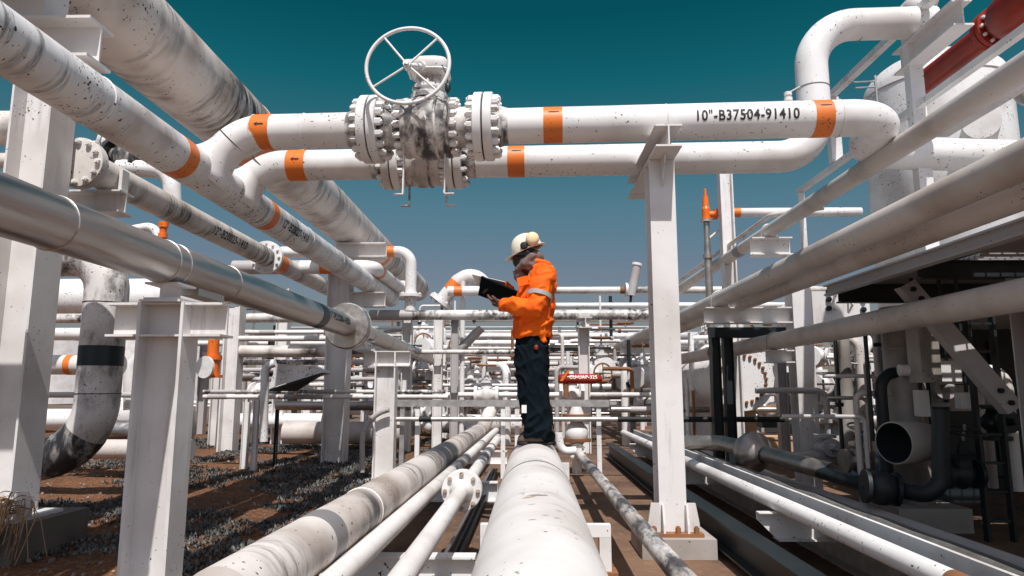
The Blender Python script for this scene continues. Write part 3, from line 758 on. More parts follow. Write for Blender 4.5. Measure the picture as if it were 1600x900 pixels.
# gate valve standing behind rp1
def valve(name, label, c, ax, s, m=WP, wheel=True, stem=(0,0,1), col2=None, group=None, hw=None):
    """flanged valve: body, two flanges, bonnet, stem, handwheel"""
    c = V(c); t = V(ax).normalized(); st = V(stem).normalized()
    th = thing(name, label, 'valve', c - V((0,0,.16*s)), group)
    build('body', MB().slathe(c - t*.14*s, t, [(0,.07*s),(.05*s,.085*s),(.1*s,.135*s),(.14*s,.15*s),(.18*s,.135*s),(.23*s,.085*s),(.28*s,.07*s)], 24), m, th)
    for k in (-1, 1): build('flange', MB().lathe(c + t*k*.16*s - t*.022*s, t, [(0,0),(0,.145*s),(.044*s,.145*s),(.044*s,0)], 24), col2 or m, th)
    build('bonnet', MB().lathe(c + st*.1*s, st, [(0,.1*s),(.08*s,.08*s),(.08*s,.12*s),(.115*s,.12*s),(.115*s,.05*s),(.24*s,.035*s),(.24*s,0)], 20), m, th)
    if wheel:
        build('stem', MB().cyl(c + st*.33*s, c + st*.5*s, .014*s, 10), M['pipe_steel'], th)
        w = MB().torus(c + st*.44*s, st, .14*s, .013*s, 28, 8); tt, a, b = frame(st)
        for k in range(4): d = a*math.cos(k*PI/2) + b*math.sin(k*PI/2); w.cyl(c + st*.44*s, c + st*.44*s + d*.14*s, .009*s, 8)
        build('handwheel', w, hw or m, th)
    return th
c = at(901, 668, 9.9)
t = thing('check_valve', 'bulbous white valve with rusty flanges standing behind the flaking low pipe', 'valve', V((c.x, c.y, 0)))
zz = lambda v: at(901, v, 9.9).z
build('body', MB().slathe((c.x, c.y, zz(700)), (0,0,1), [(0,.07),(.05,.085),(.12,.15),(.2,.17),(.28,.15),(.35,.09),(.40,.08)], 28), WP, t)
build('stand', MB().cyl((c.x, c.y, .0), (c.x, c.y, zz(700)), .07, 16), WP, t)
for v in (690, 658, 652): build('flange', MB().lathe((c.x, c.y, zz(v)), (0,0,1), [(0,0),(0,.2),(.045,.2),(.045,0)], 24), M['rust'], t)
build('cap', MB().slathe((c.x, c.y, zz(650)), (0,0,1), [(0,.11),(.05,.10),(.12,.07),(.17,.04),(.18,0)], 20), WP, t)
# small bent drain beside
tag(build('drain_pipe', MB().tube(bend([at(873, 676, 8.6), at(876, 706, 8.6), at(900, 704, 8.6)], .1, 6), .05, 16), WP), 'small bent white drain pipe right of the worker\'s boots', 'pipe')

# ================================================================== RIGHT: COLUMN UNDER CROSS PIPES
cx = (at(1015, 270, 5.12).x + at(1053, 270, 5.12).x)/2; w_ = .195
t = thing('pipe_column', 'tall bright white steel column right of the worker carrying both cross pipes', 'column', (cx, 5.22, .14))
zt = A1.z - P1R - .003; zb = zt - .17
build('shaft', MB().hbeam((cx, 5.22, .165), (cx, 5.22, zb-.002), w_, .21, (1,0,0), .018, .012), CP, t)
build('beam', MB().hbeam((cx, 4.82, (zt+zb)/2), (cx, 6.25, (zt+zb)/2), w_, zt-zb, (1,0,0), .014, .012), CP, t)
build('gusset', MB().prism([(0,0),(-.14,0),(-.14,-.03),(0,-.22)], (cx-.006, 5.112, zb-.0025), (0,1,0), (0,0,1), (.012,0,0)), CP, t)
build('base_plate', MB().bb((cx-.2, 5.04, .14), (cx+.2, 5.44, .164)), M['rust'], t)
for dx in (-.19, .19):
    s = -1 if dx < 0 else 1
    build('gusset', MB().prism([(0,0),(s*.085,0),(s*.085,.06),(s*.06,.2),(0,.2)], (cx+s*.099, 5.10, .1645), (1,0,0), (0,0,1), (0,.02,0)), CP, t)
    build('gusset', MB().prism([(0,0),(-.07,0),(-.07,.06),(-.04,.19),(0,.19)], (cx+s*.085, 5.112, .1645), (0,1,0), (0,0,1), (.014,0,0)), CP, t)
for dx in (-.15, .02, .15): shared('anchor_bolt', mesh_of('anchor_bolt', hexbolt(.02, .05), M['rust'], V((0,0,0))), (cx+dx, 5.06, .1642), t, (0,0,1))
tag(build('pad', MB().bb((cx-.25, 4.98, -.02), (cx+.27, 5.5, .139)), M['concrete']), 'square concrete pad under the bright white column', 'pad')

# ================================================================== RIGHT PIPES
DP = M['dusty_paint']
R1 = ycyl((1282, 297), (1320, 299), .084)
R1 = ycyl((1600, 78), (1600, 131), .084)
r1 = ypipe('line_pipe', 'topmost slim pipe of the sloping right group, on the saddle of the far right column', R1, .084, .8, 20, DP)
y = Yat(R1, 1162, 398); yband(r1, R1, y-.12, y+.12, .084, M['grey_band'])
R2 = ycyl((1430, 300), (1563, 300), .095)
r2p = ypipe('line_pipe', 'thick dusty pipe at right, nearest and uppermost of the touching pair', R2, .095, .8, 22, DP)
R3 = (R2[0]+.24, R2[1]-.05)
r3p = ypipe('line_pipe', 'thick dusty pipe at right, lower of the touching pair, along the dark platform', R3, .095, .8, 22, DP)
R4 = ycyl((1600, 433), (1600, 487), .1)
r4p = ypipe('line_pipe', 'lowest dusty pipe of the right group, crossing in front of the dark machinery', R4, .1, .8, 16, DP)
for xz, u, v, rr, nm in ((R4, 1116, 550, .1, r4p), ):
    y = Yat(xz, u, v); yband(nm, xz, y-.05, y+.05, rr, M['rust'], 'rust_band')
RCY = 8.2; rx = at(1252, 560, RCY).x
def uclamp(parent, xz, y, r, zb):
    mb = MB().torus((xz[0], y, xz[1]), (0,1,0), r+.009, .009, 24, 8, 0, PI)
    t, a, b = frame(V((0,1,0)))
    q = [V((xz[0], y, xz[1])) + a*s*(r+.009) for s in (-1, 1)]
    # torus half lies on the +b side; legs go the other way
    up = 1 if b.z > 0 else -1
    if up < 0: mb = MB().torus((xz[0], y, xz[1]), (0,1,0), r+.009, .009, 24, 8, PI, 2*PI)
    for p in q: mb.cyl(p, V((p.x, p.y, zb)), .009, 10)
    return build('u_bolt', mb, M['galvanised'], parent)
def right_col(label, Y, x, group=None):
    t = thing('pipe_column', label, 'column', (x, Y, 0))
    top = R1[1] - .084
    build('shaft', MB().hbeam((x, Y, 0), (x, Y, top-.22), .22, .25, (1,0,0), .016, .012), CP, t)
    build('saddle', MB().hbeam((R1[0]-.24, Y, top-.11), (R1[0]+.24, Y, top-.11), .2, .215, (0,1,0), .014, .012), CP, t)
    z = R2[1]-.095; xl = x - .111
    build('bracket', MB().hbeam((R2[0]-.2, Y, z-.10), (xl, Y, z-.10), .2, .19, (0,1,0), .014, .012), CP, t)
    z4 = R4[1]-.1
    build('bracket', MB().hbeam((R4[0]-.12, Y, z4-.08), (xl, Y, z4-.08), .2, .15, (0,1,0), .014, .012), CP, t)
    uclamp(t, R1, Y, .084, top-.03); uclamp(t, R2, Y, .095, z-.03); uclamp(t, R4, Y, .1, z4-.03)
    return t
right_col('white column at right with brackets holding the four dusty pipes', RCY, rx)
right_col('far white column with brackets seen past the bright column, under the dusty pipes', 15.6, rx)

# cable tray group low right
def ybar(name, label, pn, pf, sx, sz, yn, yf, m, cat='rail', x=None, z=None):
    return tag(build(name, MB().bb((x-sx/2, yn, z-sz/2), (x+sx/2, yf, z+sz/2)), m), label, cat)
tz = ZC - .74; tx = 1.64; DSM = M['dark_steel']
t = thing('cable_tray', 'long white cable tray along the floor at lower right, rusty at its near end', 'cable tray', (tx+.12, 7, tz-.06))
build('side_rail', MB().tube([(tx, 2.78 + k*.9, tz) for k in range(11)], .05, 24), WP, t)
build('rusty_end', MB().cyl((tx, 2.60, tz), (tx, 2.79, tz), .0515, 24), M['rust'], t)
build('tray_floor', MB().bb((tx+.0455, 2.3, tz-.045), (tx+.199, 12, tz-.035)), DSM, t)
build('side_rail', MB().bb((tx+.2, 2.3, tz-.03), (tx+.222, 12, tz+.04)), WP, t)
for i, (dx, r, m) in enumerate(((.33, .022, 'pipe_steel'), (.385, .018, 'black_rubber'))):
    pts = [V((tx+dx + .008*math.sin(k*1.7), 2.2 + k*.3, tz + .0 + .006*math.sin(k*2.3))) for k in range(32)]
    tag(build('cable', MB().tube(pts, r, 12), M[m]), ('ribbed grey hose lying beside the white cable tray', 'black cable lying between the hose and the grey pipe')[i], 'cable')
tag(build('tray_shelf', MB().bb((tx+.236, 2.2, tz-.05), (tx+.43, 12, tz-.025)), M['galvanised']), 'grey steel shelf under the hose and cable at lower right', 'shelf')
RG = ycyl((1280, 763), (1280, 779), .045)
ypipe('line_pipe', 'slim grey pipe running low at right, farthest of the floor lines', RG, .045, 1.4, 11, M['grey_paint'], n=24)
for i, (x, nm) in enumerate(((1.42, 'nearer'), (2.05, 'farther'))):
    tag(build('floor_beam', MB().hbeam((x, 1.5, .16), (x, 12, .16), .14, .2, (1,0,0), .014, .01), M['dark_steel' if i == 0 else 'galvanised']), nm + (' dark' if i == 0 else ' grey') + ' steel beam on the floor beneath the cable tray', 'beam')
for i, (Y, nm) in enumerate(((4.65, 'nearest'), (7.3, 'middle'), (10.2, 'far'))):
    z = tz - .0515
    tag(build('tray_bracket', MB().prism([(0,0),(.55,0),(.55,-.17),(.12,-.17),(0,-.05)], (1.5, Y, z-.001), (1,0,0), (0,0,1), (0,.012,0)).bb((1.5, Y-.05, z-.0095), (2.05, Y-.0005, z-.0015)).bb((1.62, Y-.05, z-.18), (2.05, Y+.06, z-.1715)), CP), nm + ' white gusset bracket under the long cable tray', 'bracket')

# ================================================================== PLATFORM WITH DARK MACHINERY
DX = 2.92; DZ = ZC + .985; DS = M['dark_steel']
t = thing('platform', 'dark steel platform with grating above the machinery at right', 'platform', (6, 5, DZ-.3))
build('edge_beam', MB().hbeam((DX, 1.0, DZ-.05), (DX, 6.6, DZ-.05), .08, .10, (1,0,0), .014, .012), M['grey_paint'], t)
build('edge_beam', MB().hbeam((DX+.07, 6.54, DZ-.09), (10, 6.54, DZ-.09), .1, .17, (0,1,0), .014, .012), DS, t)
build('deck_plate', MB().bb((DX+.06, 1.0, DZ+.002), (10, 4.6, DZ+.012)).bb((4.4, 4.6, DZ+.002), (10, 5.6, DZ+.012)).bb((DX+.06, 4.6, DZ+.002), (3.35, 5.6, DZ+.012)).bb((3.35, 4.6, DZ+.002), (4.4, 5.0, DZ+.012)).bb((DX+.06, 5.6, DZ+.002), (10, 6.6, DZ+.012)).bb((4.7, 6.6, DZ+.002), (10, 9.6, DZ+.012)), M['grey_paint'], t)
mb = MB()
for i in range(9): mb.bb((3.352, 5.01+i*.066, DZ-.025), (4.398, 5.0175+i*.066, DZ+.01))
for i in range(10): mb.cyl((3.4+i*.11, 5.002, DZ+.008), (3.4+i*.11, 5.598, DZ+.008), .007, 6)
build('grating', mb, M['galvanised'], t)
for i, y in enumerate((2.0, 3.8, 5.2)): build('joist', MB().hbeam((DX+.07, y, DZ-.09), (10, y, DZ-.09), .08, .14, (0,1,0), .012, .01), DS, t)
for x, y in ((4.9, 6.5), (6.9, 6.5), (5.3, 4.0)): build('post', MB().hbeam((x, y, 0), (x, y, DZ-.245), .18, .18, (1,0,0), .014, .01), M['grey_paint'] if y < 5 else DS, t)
# diagonal brace
a = at(1418, 443, 5.6); b = at(1588, 640, 5.3)
d = (b-a).normalized()
t = thing('diagonal_brace', 'bolted diagonal steel brace below the platform at far right', 'brace', (a+b)/2)
side = d.cross(V((0,1,0))).normalized()
build('bar', MB().prism([(-.07,0),(.07,0),(.07,.012),(-.058,.012),(-.058,.1),(-.07,.1)], a, side, (0,1,0), b-a), M['grey_paint'], t)
for s in (.05, .13, .86, .95): shared('bolt', mesh_of('bolt', hexbolt(.022, .03), M['black_rubber'], V((0,0,0))), a.lerp(b, s) + V((0,-.001,0)), t, (0,-1,0))
# ducts under the platform
YD = 6.2; x = at(1414, 600, YD).x
t = thing('vertical_duct', 'shade-darkened beige vertical duct with a wide open side mouth below the platform', 'duct', (x, YD, .2))
build('duct', MB().cyl((x, YD, .2), (x, YD, DZ-.26), .16, 32), M['shaded_beige'], t)
build('seam', MB().torus((x, YD, at(1414, 545, YD).z), (0,0,1), .161, .006, 32, 6), M['shaded_beige'], t)
mc = at(1396, 692, 5.75); md = V((-.90, -.42, .0)).normalized()
build('mouth', MB().slathe(mc, -md, [(.001,.160),(.0,.172),(.24,.172),(.4,.15)], 40), M['shaded_beige'], t)
build('shaded_bore', MB().slathe(mc, -md, [(.0015,.160),(.38,.145),(.39,.0)], 40), DS, t)  # dark lining gives the duct mouth its inner shade by colour
build('base', MB().bb((x-.3, YD-.3, 0), (x+.3, YD+.3, .199)), M['concrete'], t)
a = at(1418, 500, 5.9); b = at(1456, 598, 5.9)
tag(build('insulated_box', MB().bb((a.x, 5.75, b.z), (b.x, 5.95, DZ-.27)), M['shaded_beige']), 'narrow beige box casing hanging beside the vertical duct', 'casing')
a = at(1442, 560, 6.6); b = at(1535, 705, 6.6)
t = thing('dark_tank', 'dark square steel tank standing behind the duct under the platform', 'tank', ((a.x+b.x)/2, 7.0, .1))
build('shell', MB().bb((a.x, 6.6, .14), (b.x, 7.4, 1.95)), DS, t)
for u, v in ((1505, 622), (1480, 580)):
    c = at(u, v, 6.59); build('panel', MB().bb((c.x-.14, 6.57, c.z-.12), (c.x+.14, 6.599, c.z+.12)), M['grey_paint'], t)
a = at(1540, 600, 5.6)
t = thing('cable_ladder', 'upright dark cable ladder near the right edge under the platform', 'ladder', (a.x, 5.6, 0))
for dx in (-.1, .1): build('rail', MB().bb((a.x+dx-.012, 5.57, 0), (a.x+dx+.012, 5.63, DZ-.26)), DS, t)
for k in range(9): build('rung', MB().bb((a.x-.087, 5.585, .15+k*.22), (a.x+.087, 5.615, .17+k*.22)), DS, t)
t = thing('dark_backing_box', 'big added dark backing box deepening the shade at far right under the platform', 'enclosure', (6.6, 9, 0))  # dark box added to block the bright background and keep this corner dark
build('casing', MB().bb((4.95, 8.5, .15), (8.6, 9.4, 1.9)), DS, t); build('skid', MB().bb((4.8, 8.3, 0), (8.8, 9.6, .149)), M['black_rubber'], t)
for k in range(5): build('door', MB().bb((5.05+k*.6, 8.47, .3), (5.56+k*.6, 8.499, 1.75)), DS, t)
tag(build('platform_post', MB().hbeam((3.36, 4.55, 0), (3.36, 4.55, DZ-.245), .2, .2, (1,0,0), .014, .01), M['grey_paint']), 'grey steel post at the right edge below the platform', 'post')
for i, (u, v, w2, h2, Y, nm) in enumerate(((1480, 580, .17, .17, 5.85, 'pale square junction box hanging under the grating'), (1511, 626, .14, .13, 5.8, 'small pale junction box below the larger one'), (1440, 630, .08, .22, 5.95, 'narrow pale box beside the vertical duct'))):
    c = at(u, v, Y); t = thing('junction_box', nm, 'box', c - V((0,0,h2/2)))
    build('box', MB().bb((c.x-w2/2, Y-.05, c.z-h2/2), (c.x+w2/2, Y+.05, c.z+h2/2)), M['column_paint'], t)
    build('hanger', MB().bb((c.x-.012, Y-.01, c.z+h2/2+.001), (c.x+.012, Y+.01, DZ-.03)), DS, t)
us = random.Random(9); GU = 'small lines and fittings in the shade under the platform'
for i in range(26):
    u = us.uniform(1285, 1590); Y = us.uniform(5.8, 8.3); c = at(u, 600, Y); r = us.choice((.018, .025, .035, .05)); m = M[us.choice(('dusty_paint', 'grey_paint', 'pipe_steel', 'dark_steel', 'column_paint'))]
    z0 = us.uniform(.1, .9); z1 = us.uniform(z0+.4, DZ-.3); s_ = us.choice((-1, 1))*us.uniform(.3, .9)
    o = tag(build('shaded_line', MB().tube(bend([(c.x, Y, z0), (c.x, Y, z1), (c.x+s_, Y+.1, z1)], r*3, 5), r, 12), m), 'small bent line in the shade under the platform', 'pipe', GU)
    if i % 2: flange(o, (c.x, Y, z0+(z1-z0)*.5), (0,0,1), r*2.2, .04, m, 0)
for i, (u, v, Y) in enumerate(((1290, 700, 7.6), (1340, 720, 7.0), (1460, 610, 6.4), (1330, 610, 8.2), (1555, 660, 5.9), (1500, 740, 5.6))):
    valve('valve', 'small ' + ('grey valve low behind the right column', 'steel valve left of the duct mouth', 'grey valve beside the junction boxes', 'grey valve above the blue drum', 'dark valve near the right edge post', 'dark valve on the floor right of the rising elbow')[i], at(u, v, Y), (1,.1,0) if i % 2 else (0,0,1), .8, M[('grey_paint', 'pipe_steel', 'grey_paint', 'grey_paint', 'dark_steel', 'dark_steel')[i]], i % 2 == 1, stem=(0,-.3,1) if i % 2 else (0,-1,.1))
# floor pipe with ball valve
YF = 5.9
pts = bend([at(1215, 716, 7.4), at(1330, 752, 6.0), at(1455, 775, YF-.5), at(1470, 752, YF-.5), at(1470, 640, YF-.5)], [.2, .12, .1], 6)
tag(build('floor_pipe', MB().tube(pts, .062, 24), DS), 'dark pipe near the floor with an elbow rising behind the open duct mouth', 'pipe')
c = at(1376, 762, 5.62); t = thing('ball_valve', 'round dark ball valve on the floor pipe below the duct mouth', 'valve', c - V((0,0,.14)))
build('body', MB().sphere(c, .135, 24, 14), DS, t); build('flange', MB().lathe(c + V((.1,0,-.01)), (1,-.15,-.1), [(0,0),(0,.13),(.03,.13),(.03,0)], 24), DS, t); build('flange', MB().lathe(c - V((.1,0,-.01)), (-1,.15,.1), [(0,0),(0,.13),(.03,.13),(.03,0)], 24), DS, t)
# steel line further back with conical reducer (near right column base)
pts = bend([at(1068, 692, 8.4), at(1128, 692, 8.0), at(1300, 738, 6.4)], .2, 6)
t = tag(build('reducer_line', MB().tube(pts, .085, 28), M['pipe_steel']), 'bare steel line with a bulging reducer low behind the grey pipe', 'pipe')
c = at(1176, 706, 7.45); dd_ = (at(1300, 738, 6.4)-at(1128, 692, 8.0)).normalized()
build('bulge', MB().slathe(c, dd_, [(-.2,.086),(-.12,.16),(-.02,.21),(.05,.21),(.1,.15),(.2,.086)], 28), M['pipe_steel'], t)
# exchanger cover with handles
a = at(1268, 455, 8.6); b = at(1362, 520, 8.6)
t = thing('exchanger_cover', 'grey bolted cover plate with two white handles behind the lowest dusty pipe', 'cover', ((a.x+b.x)/2, 8.6, b.z))
build('plate', MB().bb((a.x, 8.6, b.z), (b.x, 8.68, a.z)), M['column_paint'], t)
build('barrel', MB().cyl(((a.x+b.x)/2, 8.69, (a.z+b.z)/2), ((a.x+b.x)/2, 10.2, (a.z+b.z)/2), .3, 28), WP, t)
for u, v0, v1_ in ((1302, 460, 482), (1328, 452, 475)):
    p = at(u, v0, 8.55); q = at(u, v1_, 8.55)
    build('handle', MB().tube(bend([p + V((.06,.05,0)), p + V((0,-.02,0)), q + V((0,-.02,0)), q + V((.06,.05,0))], .03, 5), .011, 10), WP, t)
for u, v in ((1294,455),(1294,468),(1294,482),(1348,452),(1348,467),(1348,484)):
    shared('bolt', mesh_of('bolt', hexbolt(.035, .05), M['black_rubber'], V((0,0,0))), at(u, v, 8.6) - V((0,.0005,0)), t, (0,-1,0))
# blue tank and clutter deep under the platform
c = at(1362, 645, 9.5)
t = thing('blue_drum', 'bright blue drum in the shade behind the round duct mouth', 'drum', (c.x, 9.5, 0))
build('shell', MB().lathe((c.x, 9.5, 0), (0,0,1), [(0,0),(0,.29),(.3,.29),(.31,.305),(.33,.305),(.34,.29),(.6,.29),(.61,.305),(.63,.305),(.64,.29),(.93,.29),(.95,.3),(.95,.27),(.94,0)], 32), M['blue_paint'], t)
c = at(1290, 655, 8.9); valve('valve', 'dark flanged valve left of the blue drum in the shade', c, (1,0,0), 1.0, M['grey_paint'])
c = at(1340, 660, 8.3); valve('valve', 'grey flanged valve just in front of the blue drum', c, (1,-.1,0), .95, M['pipe_steel'], False)
tag(build('level_pipe', MB().cyl(at(1235, 662, 8.7), at(1385, 655, 8.2), .05, 18), M['pipe_steel']), 'level steel pipe joining the two valves by the blue drum', 'pipe')
x = at(1315, 640, 7.7).x
tag(build('riser_pipe', MB().tube(bend([(x, 7.6, DZ-.3), (x, 7.6, .45), (x-.6, 7.6, .42)], .12, 6), .085, 24), M['shaded_beige']), 'beige riser pipe with a bottom elbow left of the duct', 'pipe')
# dark pair of columns and dark beam past the bright column
t = thing('steel_portal', 'dark perforated steel frame right of the bright column', 'frame', (at(1128, 600, 9).x, 9, 0))
for u in (1119, 1139):
    x = at(u, 600, 9).x; build('post', MB().hbeam((x, 9, 0), (x, 9, at(1128, 522, 9).z), .13, .12, (0,1,0), .01, .01), DS, t)
xa = at(1108, 515, 9).x; xb = at(1240, 515, 9).x; za = at(1128, 528, 9).z; zb_ = at(1128, 512, 9).z
build('head_beam', MB().bb((xa, 8.93, za+.001), (xb, 9.07, zb_)), DS, t)
# horizontal vessel with round bolted cover
c = at(1160, 592, 11)
t = thing('pressure_vessel', 'white horizontal vessel with a round cover ringed by rusty bolts', 'vessel', (c.x, 12.5, 0))
build('shell', MB().cyl((c.x, 11.14, c.z), (c.x, 14.5, c.z), .43, 40), WP, t)
f = build('cover', MB().lathe((c.x, 11.0, c.z), (0,1,0), [(0,0),(0,.50),(.05,.52),(.138,.52),(.138,0)], 44), WP, t)
bolt_ring(f, (c.x, 10.999, c.z), (0,-1,0), .37, 26, .026, .05, M['rust'])
for y in (11.6, 13.8): build('saddle', MB().bb((c.x-.35, y-.1, 0), (c.x+.35, y+.1, c.z-.3)), M['tan_box'] if y < 12 else WP, t)
# crate on floor
a = at(1168, 690, 11.5)
tag(build('crate', MB().bb((a.x, 11.4, 0), (a.x+.75, 11.9, .36)).bb((a.x-.02, 11.38, .361), (a.x+.77, 11.92, .40)), M['tan_box']), 'tan wooden crate on the floor beyond the dark frame', 'crate')
# third column, relief valve, its lines
x = at(1138, 400, 10).x
bracket_column('slim_column', 'slim white column rising into the sky beside the orange relief valve', x, 10, .19, .16, at(1138, 271, 10).z)
zq = at(1200, 332, 10.2).z; xa = at(1122, 332, 10.2).x; xb = at(1345, 332, 10.2).x
t = tag(build('relief_line', MB().cyl((xa, 10.2, zq), (xb, 10.2, zq), .07, 24), WP), 'level white pipe with an orange band leaving the orange relief valve', 'pipe')
x = at(1151, 332, 10.2).x; band(t, (x-.05, 10.2, zq), (x+.05, 10.2, zq), .07, M['orange_band'])
c = at(1103, 330, 10.2)
t = thing('relief_valve', 'tall orange relief valve on a steel riser right of the bright column', 'valve', (c.x, 10.2, at(1103, 346, 10.2).z))
zf = lambda v: at(1103, v, 10.2).z
build('bonnet', MB().lathe((c.x, 10.2, zf(343)), (0,0,1), [(0,.075),(.02,.075),(.02,.06),(.16,.065),(.2,.05),(.36,.042),(.36,.025),(.47,.02),(.49,0)], 24), M['orange_paint'], t)
build('outlet', MB().lathe((c.x+.03, 10.2, zf(335)), (1,0,0), [(0,.05),(.09,.05),(.09,.085),(.13,.085),(.13,0)], 20), M['orange_paint'], t)
build('inlet_flange', MB().lathe((c.x, 10.2, zf(347)), (0,0,1), [(0,0),(0,.085),(.035,.085),(.035,0)], 20), M['galvanised'], t)
tag(build('steel_riser', MB().lathe((c.x, 10.2, zf(520)), (0,0,1), [(0,.055),(zf(404)-zf(520),.055),(zf(404)-zf(520),.075),(zf(398)-zf(520),.075),(zf(398)-zf(520),.05),(zf(375)-zf(520),.045),(zf(348)-zf(520),.045)], 20), M['pipe_steel']), 'thin bare steel riser carrying the orange relief valve', 'pipe')
tag(build('brace_rod', MB().cyl((c.x+.04, 10.2, zf(372)), (c.x+.28, 10.15, zf(352)), .02, 10), WP), 'short slanting white rod bracing the steel riser', 'rod')

# ---- upper right: handrail, red pipe, dome vessel
HX = 3.5
t = thing('handrail', 'white steel handrail with two rails along the platform, upper right', 'handrail', (HX, 5, DZ))
q1 = D(1377, 74); q2 = D(1433, 167); zr1 = ZC + HX*q1.z/q1.x; zr2 = ZC + HX*q2.z/q2.x; HP = M['white_paint']
build('top_rail', MB().bb((HX-.035, 1.5, zr1-.035), (HX+.035, HX/D(1304, 190).x+.08, zr1+.035)), HP, t)
build('mid_rail', MB().bb((HX-.03, 1.5, zr2-.03), (HX+.03, 8.55, zr2+.03)), HP, t)
for y, z0 in ((HX/D(1436, 170).x, DZ+.013), (HX/D(1304, 190).x, zr2+.031)):
    build('post', MB().bb((HX-.06, y-.015, z0), (HX+.06, y+.015, zr1-.036)).bb((HX-.06, y+.0155, z0), (HX-.045, y+.08, zr1-.036)), HP, t)
build('post', MB().bb((HX-.03, 8.45, DZ-.2), (HX+.03, 8.5, zr2-.031)), HP, t)
t = thing('lower_handrail', 'thin handrail with bent end beside the topmost right pipe', 'handrail', (R1[0]-.2, 8.5, R1[1]))
x = R1[0]+.05; z = R1[1]+.20
build('rail', MB().tube(bend([(x+.5, 7.9, z+.02), (x, 8.25, z+.02), (x, 14, z)], .15, 6), .03, 14), DP, t)
for y in (9.3, 11.5): build('stanchion', MB().cyl((x, y, R1[1]+.05), (x, y, z), .015, 8), DP, t)
xr, zr = ycyl((1440, 110), (1445, 153), .16)
t = tag(build('red_pipe', MB().cyl((xr, 4.0, zr), (xr, xr/D(1432, 135).x, zr), .16, 40), M['red_paint']), 'glossy dark red pipe with flanges slanting into the top right corner', 'pipe')
yr = xr/D(1552, 50).x; flange(t, (xr, yr, zr), (0,1,0), .25, .06, M['red_paint'], 12, .022); flange(t, (xr, yr-.075, zr), (0,1,0), .25, .06, M['red_paint'], 12, .022)
build('valve_body', MB().slathe((xr, yr-.11, zr), (0,-1,0), [(0,.17),(.15,.26),(.4,.3),(.7,.26),(.9,.17)], 36), M['red_paint'], t)
build('bonnet', MB().lathe((xr, yr-.5, zr+.2), (0,0,1), [(0,.16),(.12,.16),(.12,.2),(.18,.2),(.18,.09),(.4,.09),(.4,0)], 28), M['dark_steel'], t)
tag(build('roof_beam', MB().hbeam((3.5, 5.15, B2.z+1.22-P2R-.112), (3.5, 6.05, B2.z+1.22-P2R-.112), .16, .22, (1,0,0), .016, .012), CP), 'white I beam carrying the end of the tall white loop, top right', 'beam')
tag(build('under_beam', MB().hbeam((4.75, 4.2, ZC+2.98), (4.75, 7.6, ZC+2.98), .2, .25, (1,0,0), .016, .012), CP), 'white I beam tucked under the red pipe', 'beam')
tag(build('top_duct', MB().tube(bend([at(1410, 8, 6.5), at(1440, 30, 6.5), at(1450, -60, 6.5)], .2, 6), .14, 28), WP), 'white pipe stub cut by the top edge above the white loop', 'pipe')
xv, zv = ycyl((1465, 205), (1460, 250), .17)
t = tag(build('valve_run', MB().cyl((xv, 3.6, zv), (xv, 8.0, zv), .17, 36), M['white_mildew']), 'mildewed flanged pipe below the red pipe at right edge', 'pipe')
flange(t, (xv, 7.0, zv), (0,1,0), .27, .07, M['white_mildew'], 12, .026); flange(t, (xv, 6.88, zv), (0,1,0), .27, .07, M['white_mildew'], 12, .026)
build('valve_body', MB().slathe((xv, 6.8, zv), (0,-1,0), [(0,.2),(.1,.28),(.35,.33),(.7,.28),(.9,.18)], 36), M['grey_paint'], t)
flange(t, (xv, 5.8, zv), (0,1,0), .27, .07, M['white_mildew'], 12, .026)
a = at(1460, 258, 6.9); tag(build('pipe_shelf', MB().hbeam((xv-.35, 4.0, zv-.32), (xv-.35, 7.3, zv-.32), .2, .25, (1,0,0), .014, .012), M['grey_paint']), 'grey steel beam just under the mildewed flanged pipe', 'beam')
YV = 10.2; xc = at(1362, 200, YV).x + 1.0; zs = at(1400, 152, YV-1).z; zd = at(1430, 104, YV-.3).z
zs = at(1362, 166, YV+.4).z; zd = zs + .62
t = thing('dome_vessel', 'tall white vessel with a domed top behind the red pipe', 'vessel', (xc, YV, 0))
build('shell', MB().slathe((xc, YV, 0), (0,0,1), [(0,0),(0,1.0),(zs,1.0)], 56), WP, t)
h = zd - zs
build('dome', MB().slathe((xc, YV, zs), (0,0,1), [(h*math.sin(a), math.cos(a)) for a in [i*PI/2/12 for i in range(13)]], 56), WP, t)
build('seam', MB().torus((xc, YV, zs), (0,0,1), 1.0, .014, 64, 8), M['grey_paint'], t)
build('nozzle', MB().cyl((xc, YV-.9, at(1400, 250, YV).z), (xc-.35, YV-1.5, at(1400, 250, YV).z), .22, 28), WP, t)
# small instrument mast right of the loop
c = at(1368, 130, 9.8)
tag(build('mast', MB().cyl(c + V((0,0,-.5)), c + V((0,0,.12)), .02, 8).cyl(c + V((-.38,-.1,-.03)), c + V((0,0,.03)), .014, 8).cyl(c + V((-.36,-.1,-.12)), c + V((0,0,-.06)), .014, 8), M['galvanised']), 'small galvanised mast with two thin arms beside the white loop', 'mast')
